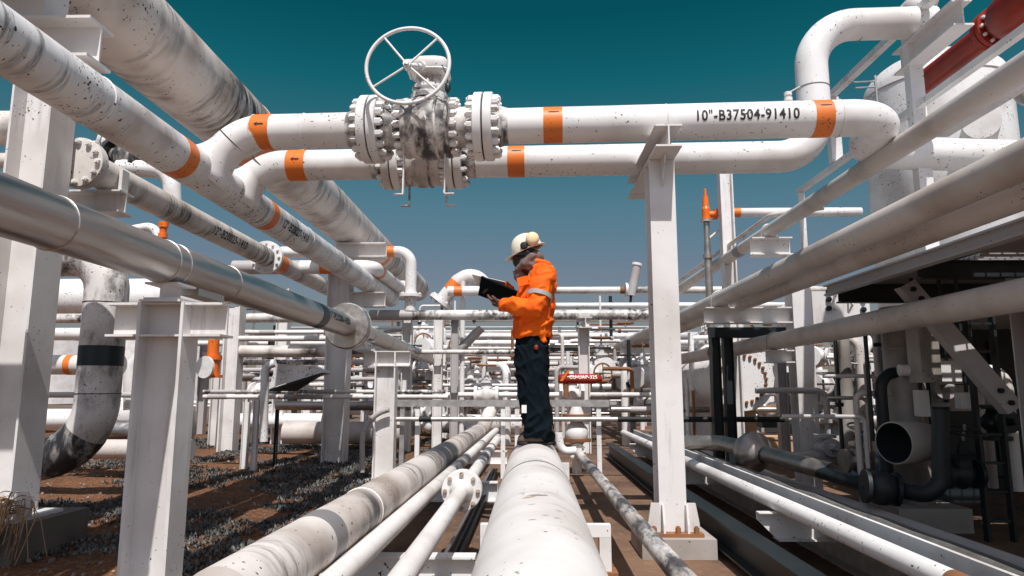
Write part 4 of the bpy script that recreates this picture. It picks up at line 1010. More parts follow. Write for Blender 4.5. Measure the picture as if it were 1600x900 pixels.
# ================================================================== RAILING BEHIND THE WORKER
GV = M['galvanised']
YR = 9.3
za = at(800, 630, YR).z
t = thing('barrier_rail', 'low grey angle iron barrier crossing behind the worker\'s legs', 'barrier', (at(790, 640, YR).x, YR, 0))
xa = at(622, 632, YR).x; xb = at(951, 632, YR).x
build('top_rail', MB().bb((xa, YR-.05, za-.045), (xb, YR+.05, za+.045)), GV, t)
for u, m in ((628, 'galvanised'), (652, 'white_paint'), (786, 'white_paint'), (808, 'white_paint'), (936, 'white_paint')):
    x = at(u, 690, YR).x; build('post', MB().bb((x-.03, YR-.03, 0), (x+.03, YR+.03, za-.0455)), M[m], t)
zb = at(800, 655, YR-.12).z
t = tag(build('railing_pipe', MB().tube([(at(612, 655, YR-.12).x, YR-.12, zb), (at(1110, 655, YR-.12).x, YR-.12, zb), (at(1235, 652, YR).x, YR-.1, zb)], .032, 14), GV), 'thin steel handrail pipe in front of the grey barrier, dark towards the right', 'pipe')
band(t, (at(965, 655, YR-.12).x, YR-.12, zb), (at(1225, 655, YR-.12).x, YR-.12, zb), .034, M['black_rubber'], 'dark_sleeve')
band(t, (at(655, 655, YR-.12).x, YR-.12, zb), (at(674, 655, YR-.12).x, YR-.12, zb), .034, M['black_rubber'], 'dark_sleeve')
tag(build('conduit_bend', MB().tube(bend([at(608, 640, 9.0), at(566, 650, 9.0), at(566, 738, 9.0)], .4, 8), .035, 12), M['grey_paint']), 'grey conduit bending down into the plants behind the second bracket column', 'conduit')

# ================================================================== LEVEL PIPES OF THE RACKS BEHIND (along x)
def xpipe(u0, u1, v, Y, px, mat, label, bands=(), name='rack_pipe', group=None):
    a = at(u0, v, Y); b = at(u1, v, Y); z = at((u0+u1)/2, v, Y).z; r = px/2*Y/F
    k = max(1, int((b.x-a.x)/2)); pts = [V((a.x+(b.x-a.x)*i/k, Y, z)) for i in range(k+1)]
    o = tag(build(name, MB().tube(pts, r, 18), M[mat]), label, 'pipe', group)
    for u, w, m in bands:
        c = at(u, v, Y).x; h = w/2*Y/F; band(o, (c-h, Y, z), (c+h, Y, z), r+.001, M[m], m if 'band' in m else m.split('_')[0] + '_band')
    return o
xpipe(862, 1330, 453, 16, 11, 'white_mildew', 'topmost far white pipe behind the bright column, with rusty collar', [(973, 9, 'rust')])
xpipe(866, 1320, 477, 15, 9, 'white_paint', 'second far white pipe from the top, right of the worker')
xpipe(578, 1130, 492, 13, 16, 'white_mottled', 'mottled white pipe with black mould crossing behind the worker\'s waist', [(612, 66, 'grey_paint')])
xpipe(729, 1012, 525, 17, 8, 'white_paint', 'thin white pipe behind the worker at jacket hem height')
xpipe(545, 812, 550, 12.6, 7, 'white_mottled', 'slim white pipe ending left of the worker\'s trousers')
xpipe(690, 812, 602, 14, 5, 'white_paint', 'thinnest white pipe at the worker\'s knee, upper of three')
xpipe(706, 812, 608, 13.7, 6, 'white_paint', 'white pipe at the worker\'s knee, middle of three')
xpipe(680, 1022, 617, 13.2, 8, 'white_paint', 'white valve pipe at the worker\'s knee, lowest of three', [(960, 22, 'grey_paint')])
xpipe(318, 696, 612, 10.6, 6, 'white_mottled', 'upper of two thin pipes crossing between the left columns', [(350, 40, 'grey_paint'), (500, 40, 'grey_paint')])
xpipe(318, 700, 620, 10.4, 7, 'worn_white', 'lower of two thin pipes crossing between the left columns', [(340, 30, 'grey_paint'), (470, 70, 'grey_paint')])
xpipe(74, 520, 497, 14, 15, 'white_mottled', 'mouldy white pipe crossing behind the dropped pipe and left columns')
xpipe(70, 260, 522, 11, 20, 'white_paint', 'thick plain white pipe behind the dropped pipe, above the orange banded one')
xpipe(376, 590, 519, 13.6, 7, 'white_paint', 'thin white pipe under the stainless pipe at left, highest', [(418, 24, 'grey_paint')])
xpipe(374, 528, 529, 12.2, 9, 'worn_white', 'white pipe under the stainless pipe at left, second highest')
xpipe(372, 640, 549, 13, 19, 'white_mildew', 'thick white pipe behind the tilted drip hood')
xpipe(372, 640, 566, 14, 9, 'white_mottled', 'stained white pipe just below the thick one behind the drip hood')
xpipe(66, 190, 570, 8.8, 31, 'worn_white', 'white pipe with orange band beside the tall left column', [(112, 10, 'orange_band')])
xpipe(66, 236, 617, 9.4, 9, 'grey_paint', 'grey rail crossing behind the dropped pipe')
xpipe(432, 642, 634, 12.3, 14, 'pipe_steel', 'bare steel pipe low between the left columns')
xpipe(445, 640, 676, 13.6, 34, 'dusty_paint', 'fat dusty pipe lying on the ground behind the left columns')
xpipe(688, 815, 662, 15.5, 28, 'white_paint', 'fat white pipe on the ground left of the worker\'s shins')
xpipe(350, 505, 658, 15, 24, 'white_paint', 'fat white pipe far left behind the drip hood posts')
xpipe(1080, 1225, 528, 13.5, 8, 'white_paint', 'thin pipe behind the dark frame on the right')
xpipe(955, 1225, 640, 12.4, 9, 'pipe_steel', 'steel pipe low behind the bright column', [(1000, 30, 'grey_paint')])
xpipe(130, 300, 672, 9.6, 30, 'stainless', 'shiny fat clad pipe on the ground right of the elbow')
xpipe(120, 300, 702, 9.2, 30, 'dusty_paint', 'dusty fat pipe on the ground in front of the shiny one')
xpipe(60, 300, 655, 11.5, 32, 'white_paint', 'thick white pipe behind the big elbow')
# bigger white tanks far left
def lying_tank(u0, u1, v, Y, px, label):
    a = at(u0, v, Y); b = at(u1, v, Y); z = at((u0+u1)/2, v, Y).z; r = px/2*Y/F
    t = thing('storage_tank', label, 'tank', ((a.x+b.x)/2, Y, 0))
    build('shell', MB().slathe((a.x, Y, z), (1,0,0), [(0,0),(.05,r*.5),(.16,r*.85),(.32,r),(b.x-a.x-.32,r),(b.x-a.x-.16,r*.85),(b.x-a.x-.05,r*.5),(b.x-a.x,0)], 40), WP, t)
    for s in (.2, .8):
        x = a.x+(b.x-a.x)*s; build('saddle', MB().bb((x-.12, Y-r*.7, 0), (x+.12, Y+r*.7, z-r*.7)), M['column_paint'], t)
lying_tank(-60, 340, 466, 17, 62, 'long white tank on tall saddles far left behind the dropped pipe')
lying_tank(640, 812, 582, 26, 26, 'white tank low in the far racks left of the worker')
lying_tank(870, 1010, 590, 24, 30, 'white tank low in the far racks right of the worker')
# panel with V6
c = at(772, 588, 17.5)
t = tag(build('sign_panel', MB().bb((c.x-.35, 17.5, c.z-.42), (c.x+.42, 17.6, c.z+.42)), WP), 'white equipment panel marked V6 beside the worker\'s thigh', 'panel')
text_on(t, 'V6', .36, (at(777, 590, 17.49).x-.02, 17.498, at(777, 590, 17.49).z), (1,0,0), (0,-1,0), 0, M['stencil_ink'], .9, .004)
# red cylinder
a = at(872, 592, 12.5); b = at(936, 592, 12.5)
t = thing('red_actuator', 'red horizontal cylinder lettered CU-UAP-325 right of the worker\'s knees', 'actuator', ((a.x+b.x)/2, 12.5, a.z-.3))
build('cylinder', MB().slathe((a.x, 12.5, a.z), (1,0,0), [(0,0),(0,.07),(.06,.085),(.1,.09),(b.x-a.x-.08,.09),(b.x-a.x-.03,.07),(b.x-a.x+.05,.05),(b.x-a.x+.05,0)], 28), M['red_paint'], t)
build('bracket', MB().prism([(0,0),(.16,.2),(.2,.2),(.06,0)], (a.x+.02, 12.4, a.z-.04), (1,0,0), (0,0,1), (0,.02,0)), M['orange_paint'], t)
build('neck', MB().cyl((a.x+.14, 12.5, a.z-.32), (a.x+.14, 12.5, a.z-.08), .05, 14), M['rust'], t)
text_on(t, 'CU-UAP-325', .095, ((a.x+b.x)/2+.08, 12.5, a.z), (1,0,0), (0,-1,.35), .09, M['white_ink'], .9, .002)
c = at(893, 616, 12.9); valve('valve', 'flanged valve under the red cylinder', c, (1,0,0), 1.25, WP, False)
c = at(760, 617, 13.0); valve('valve', 'white flanged valve on the knee high pipe left of the worker', c, (1,0,0), 1.25, WP, True, hw=M['rust'])
# inclined black topped cylinder by the bright column
a = at(995, 415, 15.8); b = at(986, 462, 15.8)
t = thing('gauge_tube', 'slanted grey tube with pale cap sticking up left of the bright column', 'gauge', b)
build('tube', MB().cyl(b, a, .10, 18), M['grey_paint'], t); build('cap', MB().cyl(a, a + (a-b).normalized()*.06, .12, 18), WP, t)
build('lead', MB().cyl(b, b + V((-.05, 0, -.45)), .03, 8), M['black_rubber'], t)
c = at(981, 453, 15.9); tag(build('pipe_flange', MB().lathe(c - V((.06,0,0)), (1,0,0), [(0,0),(0,.17),(.05,.17),(.05,.13),(.08,.13),(.08,.17),(.13,.17),(.13,0)], 20), WP), 'small white flange pair on the topmost far pipe', 'flange')
# orange valve at left
c = at(332, 568, 10.8)
t = thing('orange_valve', 'upright orange valve with white flange between the first two left columns', 'valve', (c.x, 10.8, at(332, 592, 10.8).z))
build('body', MB().lathe((c.x, 10.8, at(332, 590, 10.8).z), (0,0,1), [(0,.16),(.04,.16),(.04,.11),(.28,.11),(.28,.14),(.34,.14),(.34,.085),(.60,.085),(.60,0)], 28), M['orange_paint'], t)
f = build('flange', MB().lathe(at(328, 574, 10.65), (-.35,-1,0), [(0,.07),(.08,.07),(.08,.17),(.12,.17),(.12,0)], 28), WP, t)
tag(build('relief_valve', MB().lathe(at(254, 372, 8.5), (0,0,1), [(0,.055),(.06,.055),(.06,.04),(.14,.045),(.14,.06),(.21,.06),(.21,0)], 16), M['orange_paint']), 'small orange relief valve rising above the stainless pipe, upper left', 'valve')
tag(build('bent_pipe', MB().tube(bend([at(190, 362, 8.8), at(246, 352, 8.8), at(247, 400, 8.8)], .15, 6), .06, 18), WP), 'white hooked pipe beside the small orange relief valve', 'pipe')
tag(build('bent_pipe', MB().tube(bend([at(270, 557, 9.6), at(207, 557, 9.6), at(207, 640, 9.6)], .22, 8), .115, 24), WP), 'white pipe bent ninety degrees just right of the big dropped pipe', 'pipe')
c = at(216, 648, 10.2)
t = thing('end_flange', 'round white flange with rusty bolts and rust streak right of the big elbow', 'flange', c - V((0,0,.3)))
build('disc', MB().slathe(c + V((-.35,.5,0)), (.45,-.75,.1), [(0,.2),(.4,.22),(.45,.33),(.52,.33),(.52,0)], 32), WP, t)
bolt_ring(t, c + V((-.08,.06,.06)), (.45,-.75,.1), .28, 12, .022, .04, M['rust'])
# upper left pipe pieces behind L3
o = xpipe(90, 190, 228, 9.5, 17, 'white_mottled', 'grimy upper pipe between tall column and line pipe, with flange joint')
c = at(166, 228, 9.5); flange(o, c, (1,0,0), .2, .06, M['white_mottled'], 8, .02); flange(o, c + V((.075,0,0)), (1,0,0), .2, .06, M['white_mottled'], 8, .02)
valve('valve', 'dark grimy valve behind the grimy line pipe, upper left', at(196, 246, 9.4), (1,-.1,-.2), 1.5, M['black_mottled'], False)
tag(build('elbow_pipe', MB().tube(bend([at(186, 262, 9.3), at(268, 266, 9.3), at(270, 330, 9.3)], .3, 8), .12, 24), M['white_speckled']), 'white elbow dropping behind the grimy line pipe, upper left', 'pipe')
# drip hood
YH = 9.9
a = at(432, 568, YH); b = at(484, 572, YH); c2 = at(503, 582, YH); d2 = at(420, 607, YH); e2 = at(464, 607, YH)
t = thing('drip_hood', 'tilted speckled white sheet hood with dark underside between left columns', 'hood', (a.x+.3, YH, d2.z))
mb = MB(); off = V((0, .5, 0))
mb.add([a, b, c2, d2, a+off, b+off, c2+off, d2+off], [(0,1,2,3), (4,7,6,5), (0,4,5,1), (1,5,6,2)]); build('cover', mb, M['white_speckled'], t)
und = [at(421, 608, YH+.02), at(464, 608, YH+.5), at(506, 582, YH+.55), at(500, 583, YH+.02)]
build('underside', MB().add(und + [p - V((0,0,.03)) for p in und], [(0,1,2,3), (7,6,5,4), (0,4,5,1), (1,5,6,2), (2,6,7,3), (3,7,4,0)]), M['dark_steel'], t)
build('side_pipe', MB().tube(bend([at(430, 567, YH+.1), at(414, 572, YH+.1), at(412, 690, YH+.1)], .14, 6), .06, 14), WP, t)
for i, (u, v) in enumerate(((455, 566), (466, 568), (477, 569), (488, 570))):
    pass
# ================================================================== POSTS OF THE RACKS
def post(u, v0, v1, Y, px, label, kind='h', mat='column_paint', group=None, ground=True):
    x = at(u, (v0+v1)/2, Y).x; w = px*Y/F; zt = at(u, v0, Y).z; zb = 0 if ground else at(u, v1, Y).z
    mb = MB().hbeam((x, Y, zb), (x, Y, zt), w, w, (0,1,0) if kind == 'h' else (1,0,0), w*.1, w*.07) if kind != 'r' else MB().cyl((x, Y, zb), (x, Y, zt), w/2, 14)
    return tag(build('post', mb, M[mat]), label, 'post', group)
post(362, 480, 700, 13, 24, 'white H post right of the nearest bracket column, under the stainless pipe')
post(440, 452, 692, 15, 18, 'white H post between the drip hood and the stainless pipe')
post(338, 565, 650, 14.5, 12, 'short white H post just right of the orange valve')
post(384, 628, 720, 10.2, 9, 'short post under the two thin pipes, left of the hood')
post(399, 625, 718, 10.1, 8, 'small white post carrying the two thin pipes near the plants')
post(432, 640, 700, 10.6, 5, 'short dark post below the drip hood', mat='dark_steel')
post(684, 500, 700, 12.8, 14, 'white H post left of the white elbow, under the mottled pipe')
post(635, 500, 700, 13.2, 15, 'white H post right of the round end plate')
post(710, 498, 705, 13.1, 12, 'grey H post under the mottled pipe near the clipboard', mat='grey_paint')
post(757, 556, 610, 13.2, 9, 'bright white round post left of the worker\'s trousers', 'r', 'white_paint')
post(722, 440, 700, 13.4, 8, 'thin white round post below the white elbow', 'r', 'white_paint')
post(913, 512, 700, 12.9, 17, 'grey H post right of the worker under the mottled pipe')
c = at(913, 505, 12.9)
tag(build('beam_stub', MB().hbeam((c.x, 12.6, c.z-.01), (c.x, 13.4, c.z-.01), .25, .2, (1,0,0), .014, .012), CP), 'short I beam stub on top of the grey post right of the worker', 'beam')
post(1082, 520, 680, 12.5, 9, 'thin white post behind the bright column, right side', 'r', 'white_paint')
post(1074, 590, 680, 9.6, 6, 'thin white pipe post with rusty stripe right of the bright column', 'r', 'white_paint')
post(1084, 610, 680, 9.55, 5, 'rusty thin rod right of the bright column', 'r', 'rust')
post(1222, 560, 690, 10.5, 14, 'grey post left of the right column', mat='grey_paint')
tag(build('inclined_pipe', MB().cyl(at(706, 560, 13.3), at(752, 512, 13.3), .09, 18), GV), 'slanted steel pipe rising below the clipboard', 'pipe')

# ================================================================== DEEP RACKS
rk = random.Random(21)
G1 = 'thin white posts of the far pipe racks'; G2 = 'white pipes of the far pipe racks'; G3 = 'small white valves in the far pipe racks'
pm = ['white_paint', 'worn_white', 'grey_paint', 'grey_paint', 'white_mottled', 'galvanised', 'pipe_steel', 'dusty_paint']
for Y, x0, x1, n in ((18, -9, 9, 13), (22, -11, 12, 15), (28, -15, 17, 18), (36, -20, 24, 22)):
    hmax = {18: 2.6, 22: 3.3, 28: 4.2, 36: 5.2}[Y]
    for i in range(n):
        x = x0 + (x1-x0)*(i+.5)/n + rk.uniform(-.3, .3); h = ZC + (hmax-ZC)*rk.uniform(.35, 1.0); w = rk.uniform(.12, .26)
        m = M[rk.choice(('white_paint', 'column_paint', 'grey_paint', 'grey_paint', 'dark_steel'))]
        tag(build('rack_post', MB().hbeam((x, Y, 0), (x, Y, h), w, w, (0,1,0), .02, .015), m), 'upright steel post in the far pipe racks', 'post', G1)
    for i in range(9):
        z = .5 + (hmax-.7)*(i+rk.random()*.6)/9; r = rk.choice((.04, .06, .06, .09, .13)); yy = Y - .25 + rk.uniform(-.1, .4)
        xa = rk.uniform(x0, x0+(x1-x0)*.45); xb = rk.uniform(x0+(x1-x0)*.55, x1)
        o = tag(build('rack_pipe', MB().tube([V((xa+(xb-xa)*k/4, yy, z)) for k in range(5)], r, 12), M[rk.choice(pm)]), 'level pipe in the far pipe racks', 'pipe', G2)
        if i % 3 == 0: xx = rk.uniform(xa+1, xb-1); band(o, (xx, yy, z), (xx+.35, yy, z), r, M['orange_band'])
proto = None
for i in range(70):
    Y = rk.choice((14.5, 15.5, 17.5, 18.4, 21.5, 22.5, 27)); u = rk.choice((rk.uniform(330, 820), rk.uniform(560, 815), rk.uniform(870, 1010), rk.uniform(1075, 1350)))
    v = rk.uniform(505, 665) if Y < 20 else rk.uniform(520, 640)
    c = at(u, v, Y)
    if c.z < .2: c.z = .25
    if proto is None:
        proto = valve('valve', 'small flanged valve in the far pipe racks', c, (1,0,0), 1.5, WP, True, group=G3, hw=M['rust'])
    else:
        dup(proto, c - V((0,0,.24)), rot=(rk.choice((0, 0, PI/2)), 0, rk.uniform(0, 3)))
# risers with bends
for i in range(46):
    Y = rk.uniform(14.5, 24); u = rk.choice((rk.uniform(330, 820), rk.uniform(600, 815), rk.uniform(868, 1010), rk.uniform(1075, 1330)))
    c = at(u, 600, Y); zt = ZC + rk.uniform(-.3, .09*Y); r = rk.choice((.04, .05, .07, .09)); s = rk.choice((-1, 1))*rk.uniform(.4, 1.6)
    tag(build('riser_pipe', MB().tube(bend([(c.x, Y, 0), (c.x, Y, zt), (c.x+s, Y + rk.choice((0, 0, .8)), zt)], r*2.5, 5), r, 12), M[rk.choice(pm)]), 'bent riser pipe among the far pipe racks', 'pipe', 'bent riser pipes among the far racks')
for i in range(26):
    Y = rk.uniform(15, 34); u = rk.choice((rk.uniform(330, 820), rk.uniform(868, 1010), rk.uniform(1075, 1300))); c = at(u, 600, Y)
    w, h = rk.uniform(.3, 1.3), rk.uniform(.5, 1.9)
    t = thing('equipment_box', 'steel equipment box among the far pipe racks', 'equipment', (c.x, Y, 0), 'equipment boxes among the far racks')
    build('cabinet', MB().bb((c.x-w/2, Y-.3, .12), (c.x+w/2, Y+.3, .12+h)), M[rk.choice(('column_paint', 'dark_steel', 'white_paint', 'dark_steel', 'grey_paint'))], t)
    build('plinth', MB().bb((c.x-w/2-.05, Y-.35, -.05), (c.x+w/2+.05, Y+.35, .119)), M['concrete'], t)
# finer, nearer tangle: thin verticals, short runs, couplings
GF = 'fine lines in the racks behind the worker'
for i in range(130):
    Y = rk.uniform(13.6, 21); u = rk.choice((rk.uniform(330, 815), rk.uniform(560, 815), rk.uniform(866, 1012), rk.uniform(866, 1012), rk.uniform(1070, 1350))); v = rk.uniform(505, 660)
    c = at(u, v, Y)
    if c.z < .35: c.z = rk.uniform(.35, .8)
    r = rk.choice((.02, .025, .03, .04)); m = M[rk.choice(('white_paint', 'worn_white', 'grey_paint', 'dark_steel', 'dark_steel', 'pipe_steel', 'galvanised', 'rust') if i % 17 else ('orange_paint', 'rust'))]
    L = rk.uniform(.25, 1.1); q = rk.random()
    if q < .45: pts = [c, c + V((0, 0, L))]
    elif q < .75: pts = bend([c, c + V((0, 0, L*.6)), c + V((rk.choice((-1, 1))*L*.6, 0, L*.6))], .08, 4)
    else: pts = [c - V((L*.7, 0, 0)), c + V((L*.7, 0, 0))]
    if i % 17 == 0: L *= .4
    o = tag(build('fine_line', MB().tube(pts, r, 10), m), ('small coloured fitting' if i % 17 == 0 else 'short thin line') + ' among the racks behind the worker', 'pipe' if i % 17 else 'fitting', GF if i % 17 else 'coloured fittings in the racks behind the worker')
    d_ = (V(pts[1])-V(pts[0])).normalized(); mb = MB()
    build('coupling', MB().lathe(V(pts[0]) + d_*.06, d_, [(0, r), (0, r*1.9), (.05, r*1.9), (.05, r)], 10), M[rk.choice(('white_paint', 'rust', 'dark_steel', 'galvanised'))], o)
# far storage tanks on the horizon
for i, (u, Y, r, h) in enumerate(((250, 60, 6, 5.2), (520, 75, 8, 6), (700, 90, 7, 6.5), (930, 80, 8, 6.2), (1180, 70, 6, 6), (60, 55, 5, 5))):
    c = at(u, 600, Y)
    t = thing('far_tank', ('pale round', 'broad pale', 'tall pale', 'wide white', 'white', 'small pale')[i] + ' storage tank on the horizon ' + ('behind the left columns', 'behind the stainless pipe', 'left of the worker', 'right of the worker', 'behind the bolted vessel', 'at far left')[i], 'tank', (c.x, Y, 0))
    build('shell', MB().lathe((c.x, Y, 0), (0,0,1), [(0,r),(h,r)], 48), M['column_paint'], t); build('roof', MB().lathe((c.x, Y, h), (0,0,1), [(0,r+.05),(.5,0)], 48), M['grey_paint'], t)
# ================================================================== WORKER
O = V((at(838, 690, WY).x, WY, p0(WY).z + P0R))
SC = WY/F
def wp(u, v, dy=0): return V((O.x + (u-838)*SC, WY+dy, O.z + (690-v)*SC - .0))
def loft(mb, secs, n=28, k=2.3):
    """secs: (centre, half width x, half width y)"""
    vs = []
    for c, hx, hy in secs:
        for i in range(n):
            th = 2*PI*i/n; a, b = math.cos(th), math.sin(th); q = (abs(a)**k + abs(b)**k)**(-1/k)
            vs.append(c + V((a*q*hx, b*q*hy, 0)))
    m = len(secs)
    return mb.add(vs, [(i*n+j, i*n+(j+1) % n, (i+1)*n+(j+1) % n, (i+1)*n+j) for i in range(m-1) for j in range(n)] + [list(range(n))[::-1], [(m-1)*n+j for j in range(n)]], True)
def limb(mb, pts, rs, n=18):
    out = []; rr = []
    for i in range(len(pts)-1):
        for k in range(6):
            f = k/6; out.append(pts[i].lerp(pts[i+1], f)); rr.append(rs[i]*(1-f)+rs[i+1]*f)
    out.append(pts[-1]); rr.append(rs[-1])
    # soften the joint
    for _ in range(2):
        o2 = out[:]
        for i in range(1, len(out)-1): o2[i] = (out[i-1]+out[i]*2+out[i+1])/4
        out = o2
    mb.tube(out, rr, n); mb.sphere(out[0], rr[0], 16, 10); mb.sphere(out[-1], rr[-1], 16, 10); return mb
tex = bpy.data.textures.new('cloth_folds', 'CLOUDS'); tex.noise_scale = .13; tex.noise_depth = 3
def remesh(o, vox, it=4, disp=0, stretch=None):
    m = o.modifiers.new('remesh', 'REMESH'); m.mode = 'VOXEL'; m.voxel_size = vox; m.use_smooth_shade = True
    s = o.modifiers.new('smooth', 'SMOOTH'); s.factor = .5; s.iterations = it
    if disp:
        d = o.modifiers.new('folds', 'DISPLACE'); d.texture = tex; d.strength = disp; d.mid_level = .5; d.texture_coords = 'LOCAL'
    return o
def ridge(p): return (1 - min(1, abs(noise.noise(p))*2.2))**2
def crumple(o, vox, amp, kind, it=3):
    remesh(o, vox, it)
    dg = bpy.context.evaluated_depsgraph_get(); dg.update()
    me = bpy.data.meshes.new_from_object(o.evaluated_get(dg)); o.modifiers.clear(); old = o.data; o.data = me; bpy.data.meshes.remove(old)
    w0 = W[o.parent.name]; nr_ = [v.normal.copy() for v in me.vertices]
    for v, n_ in zip(me.vertices, nr_):
        q = v.co + w0 - O
        if kind == 'jacket':
            a = V((q.x*5 + q.z*4, q.y*5, q.z*9 - q.x*5)); b_ = V((q.x*9 - q.z*5 + 4, q.y*8, q.z*7))
            k = ridge(a)*.75 + ridge(b_*1.5)*.35 - .3
        else:
            t_ = max(0, 1 - q.z/.45); a = V((q.x*7 + q.z*3, q.y*7, q.z*(7 + 5*t_) - q.x*6)); b_ = V((q.x*6 + 7, q.y*9, q.z*5 + q.x*7))
            k = ridge(a)*(.6 + .5*t_) + ridge(b_*1.6)*.35 - .35
        v.co += n_*amp*k
    me.polygons.foreach_set('use_smooth', [True]*len(me.polygons)); me.update()
    return o
sh = {}
shN, elN, wrN = wp(850, 438, -.17), wp(838, 491, -.25), wp(787, 482, -.17)
shF, elF, wrF = wp(848, 438, .17), wp(828, 486, .24), wp(783, 447, .10)
# body
mb = MB()
hc = wp(823, 397)
mb.sphere(hc, .1, 24, 16, (1.0, .78, 1.15)); mb.sphere(hc + V((-.03,0,-.07)), .07, 20, 12, (1.0, .85, 1.0))
mb.tube([hc + V((-.09,0,.0)), hc + V((-.122,0,-.035)), hc + V((-.10,0,-.05))], [.014, .02, .014], 10)      # nose
mb.sphere(hc + V((-.095,0,-.078)), .022, 12, 8, (.7, 1.3, .5)); mb.sphere(hc + V((-.092,0,-.092)), .02, 12, 8, (.7, 1.2, .5))   # lips
for s in (-1, 1): mb.sphere(hc + V((-.083, s*.033, .004)), .017, 12, 8); mb.sphere(hc + V((.012, s*.08, -.015)), .03, 12, 8, (.8, .35, 1.1))   # eyes, ears
limb(mb, [hc + V((.02,0,-.05)), wp(842, 425)], [.06, .065])
loft(mb, [(wp(838, 426), .06, .10), (wp(844, 436), .10, .18), (wp(840, 460), .12, .17), (wp(836, 490), .11, .15), (wp(833, 530), .12, .17), (wp(833, 545), .11, .16)])
limb(mb, [shN, elN, wrN], [.06, .045, .033]); limb(mb, [shF, elF, wrF], [.06, .045, .033])
legN = [wp(833, 538, -.09), wp(832, 612, -.10), wp(845, 682, -.10)]; legF = [wp(833, 538, .09), wp(836, 612, .10), wp(848, 682, .09)]
limb(mb, legN, [.085, .06, .045]); limb(mb, legF, [.085, .06, .045])
def hand(mb, w, f, up, side, s=1.0, curl=.9, r=.0105):
    """palm + four unequal bent fingers + thumb; f = pointing direction, up = back of the hand, side = thumb side"""
    f = f.normalized(); side = (side - f*side.dot(f)).normalized(); up = (up - f*up.dot(f) - side*up.dot(side)).normalized()
    mb.tube([w, w + f*.03, w + f*.06, w + f*.088], [.027, .032, .034, .03], 14)
    for k in (-1, 1): mb.tube([w + f*.02 + side*.018*k, w + f*.085 + side*.024*k], [.02, .018], 12)
    for i, L in enumerate((.072, .08, .075, .058)):
        b = w + f*.085 + side*(.03 - .02*i); d = f; p = [b]
        for j, q in enumerate((.42, .33, .25)):
            d = Quaternion(side.cross(f).cross(side).cross(side) if False else f.cross(up), -curl*(.45+.35*j)*1.0) @ f
            p.append(p[-1] + d*L*q)
        mb.tube(p, [r, r*.97, r*.9, r*.75], 8); mb.sphere(p[-1], r*.75, 8, 6)
    b = w + f*.03 + side*.032
    d1 = (f*.55 + side*.75 - up*.2).normalized(); d2 = (f*.9 + side*.2 - up*.4).normalized()
    mb.tube([b, b + d1*.035, b + d1*.035 + d2*.03], [r*1.25, r*1.1, r*.85], 8); mb.sphere(b + d1*.035 + d2*.03, r*.85, 8, 6)
    return mb
fN = (wp(765, 474, -.1) - wrN); fF = (wp(764, 450, .08) - wrF)
hand(mb, wrN, fN, V((0,-.4,-1)), V((-.2,-1,.3)), .9, .6, .0085); hand(mb, wrF, fF, V((0,.2,1)), V((-.3,-1,0)), .9, .5, .0085)
person = remesh(build('person', mb, M['skin']), .0065, 2)
tag(person, 'worker in orange jacket and dark trousers standing on the fat pipe, reading a clipboard', 'person')
# gloves
for w0, f0_, up0, sd0, cu in ((wrN, fN, V((0,-.4,-1)), V((-.2,-1,.3)), .6), (wrF, fF, V((0,.2,1)), V((-.3,-1,0)), .5)):
    mb = hand(MB(), w0, f0_, up0, sd0, 1, cu, .0125); mb.tube([w0 - f0_.normalized()*.05, w0 + f0_.normalized()*.01], [.042, .036], 14); 
    remesh(build('glove', mb, M['glove_leather'], person), .0045, 2)
# jacket
mb = MB()
loft(mb, [(wp(833, 531), .150, .215), (wp(833.5, 526), .156, .222), (wp(834, 512), .158, .225), (wp(836, 490), .158, .222), (wp(838.5, 465), .152, .218), (wp(842, 447), .140, .215), (wp(845.5, 434), .108, .185), (wp(846, 424), .082, .13), (wp(845, 417), .075, .10)])
limb(mb, [shN, elN, wrN + (elN-wrN).normalized()*.02], [.098, .080, .056]); limb(mb, [shF, elF, wrF + (elF-wrF).normalized()*.02], [.098, .080, .056])
mb.tube([wp(845, 424), wp(846, 411)], [.092, .088], 24)
mb.prism([(-.07,0),(.02,-.075),(.055,-.06),(-.03,.04)], wp(846, 527, -.18), (1,0,0), (0,0,1), (0,.36,0))
jk = crumple(build('jacket', mb, M['orange_cloth'], person), .009, .026, 'jacket')
mb = MB(); mb.torus(wp(844.5, 412), V((.18,0,1)), .078, .022, 28, 10); remesh(build('collar', mb, M['orange_cloth'], jk), .009, 3)
# pocket and tape
d = (wrN-elN).normalized()
def tape(a, b, r0, r1, nm='reflective_tape'):
    ax = (b-a); L = ax.length
    return build(nm, MB().lathe(a, ax, [(0, r0), (L, r1)], 28), M['reflective_tape'], jk)
dU = (elN-shN).normalized(); c = shN.lerp(elN, .62)
tape(c - dU*.018, c + dU*.018, .106, .104)
c = shF.lerp(elF, .62); dF = (elF-shF).normalized(); tape(c - dF*.02, c + dF*.02, .099, .097)
loft_tape = MB(); 
vs = []
for zz_ in (437.5, 431.5):
    for i in range(13):
        th = -PI*.60 + i/12*PI*1.20; a, b = math.cos(th), math.sin(th); q = (abs(a)**2.3+abs(b)**2.3)**(-1/2.3); k_ = 1.11
        hx, hy = (.121, .196) if zz_ > 435 else (.108, .172)
        vs.append(wp(844.5, zz_) + V((a*q*hx*k_ + .004, b*q*hy*k_, 0)))
loft_tape.add(vs, [(i, i+1, 14+i, 13+i) for i in range(12)], True)
build('reflective_tape', loft_tape, M['reflective_tape'], jk)
build('pocket', MB().box(wp(818, 447, -.20), (.085, .02, .07), Matrix.Rotation(-.25, 3, 'Y')), M['orange_cloth'], jk)
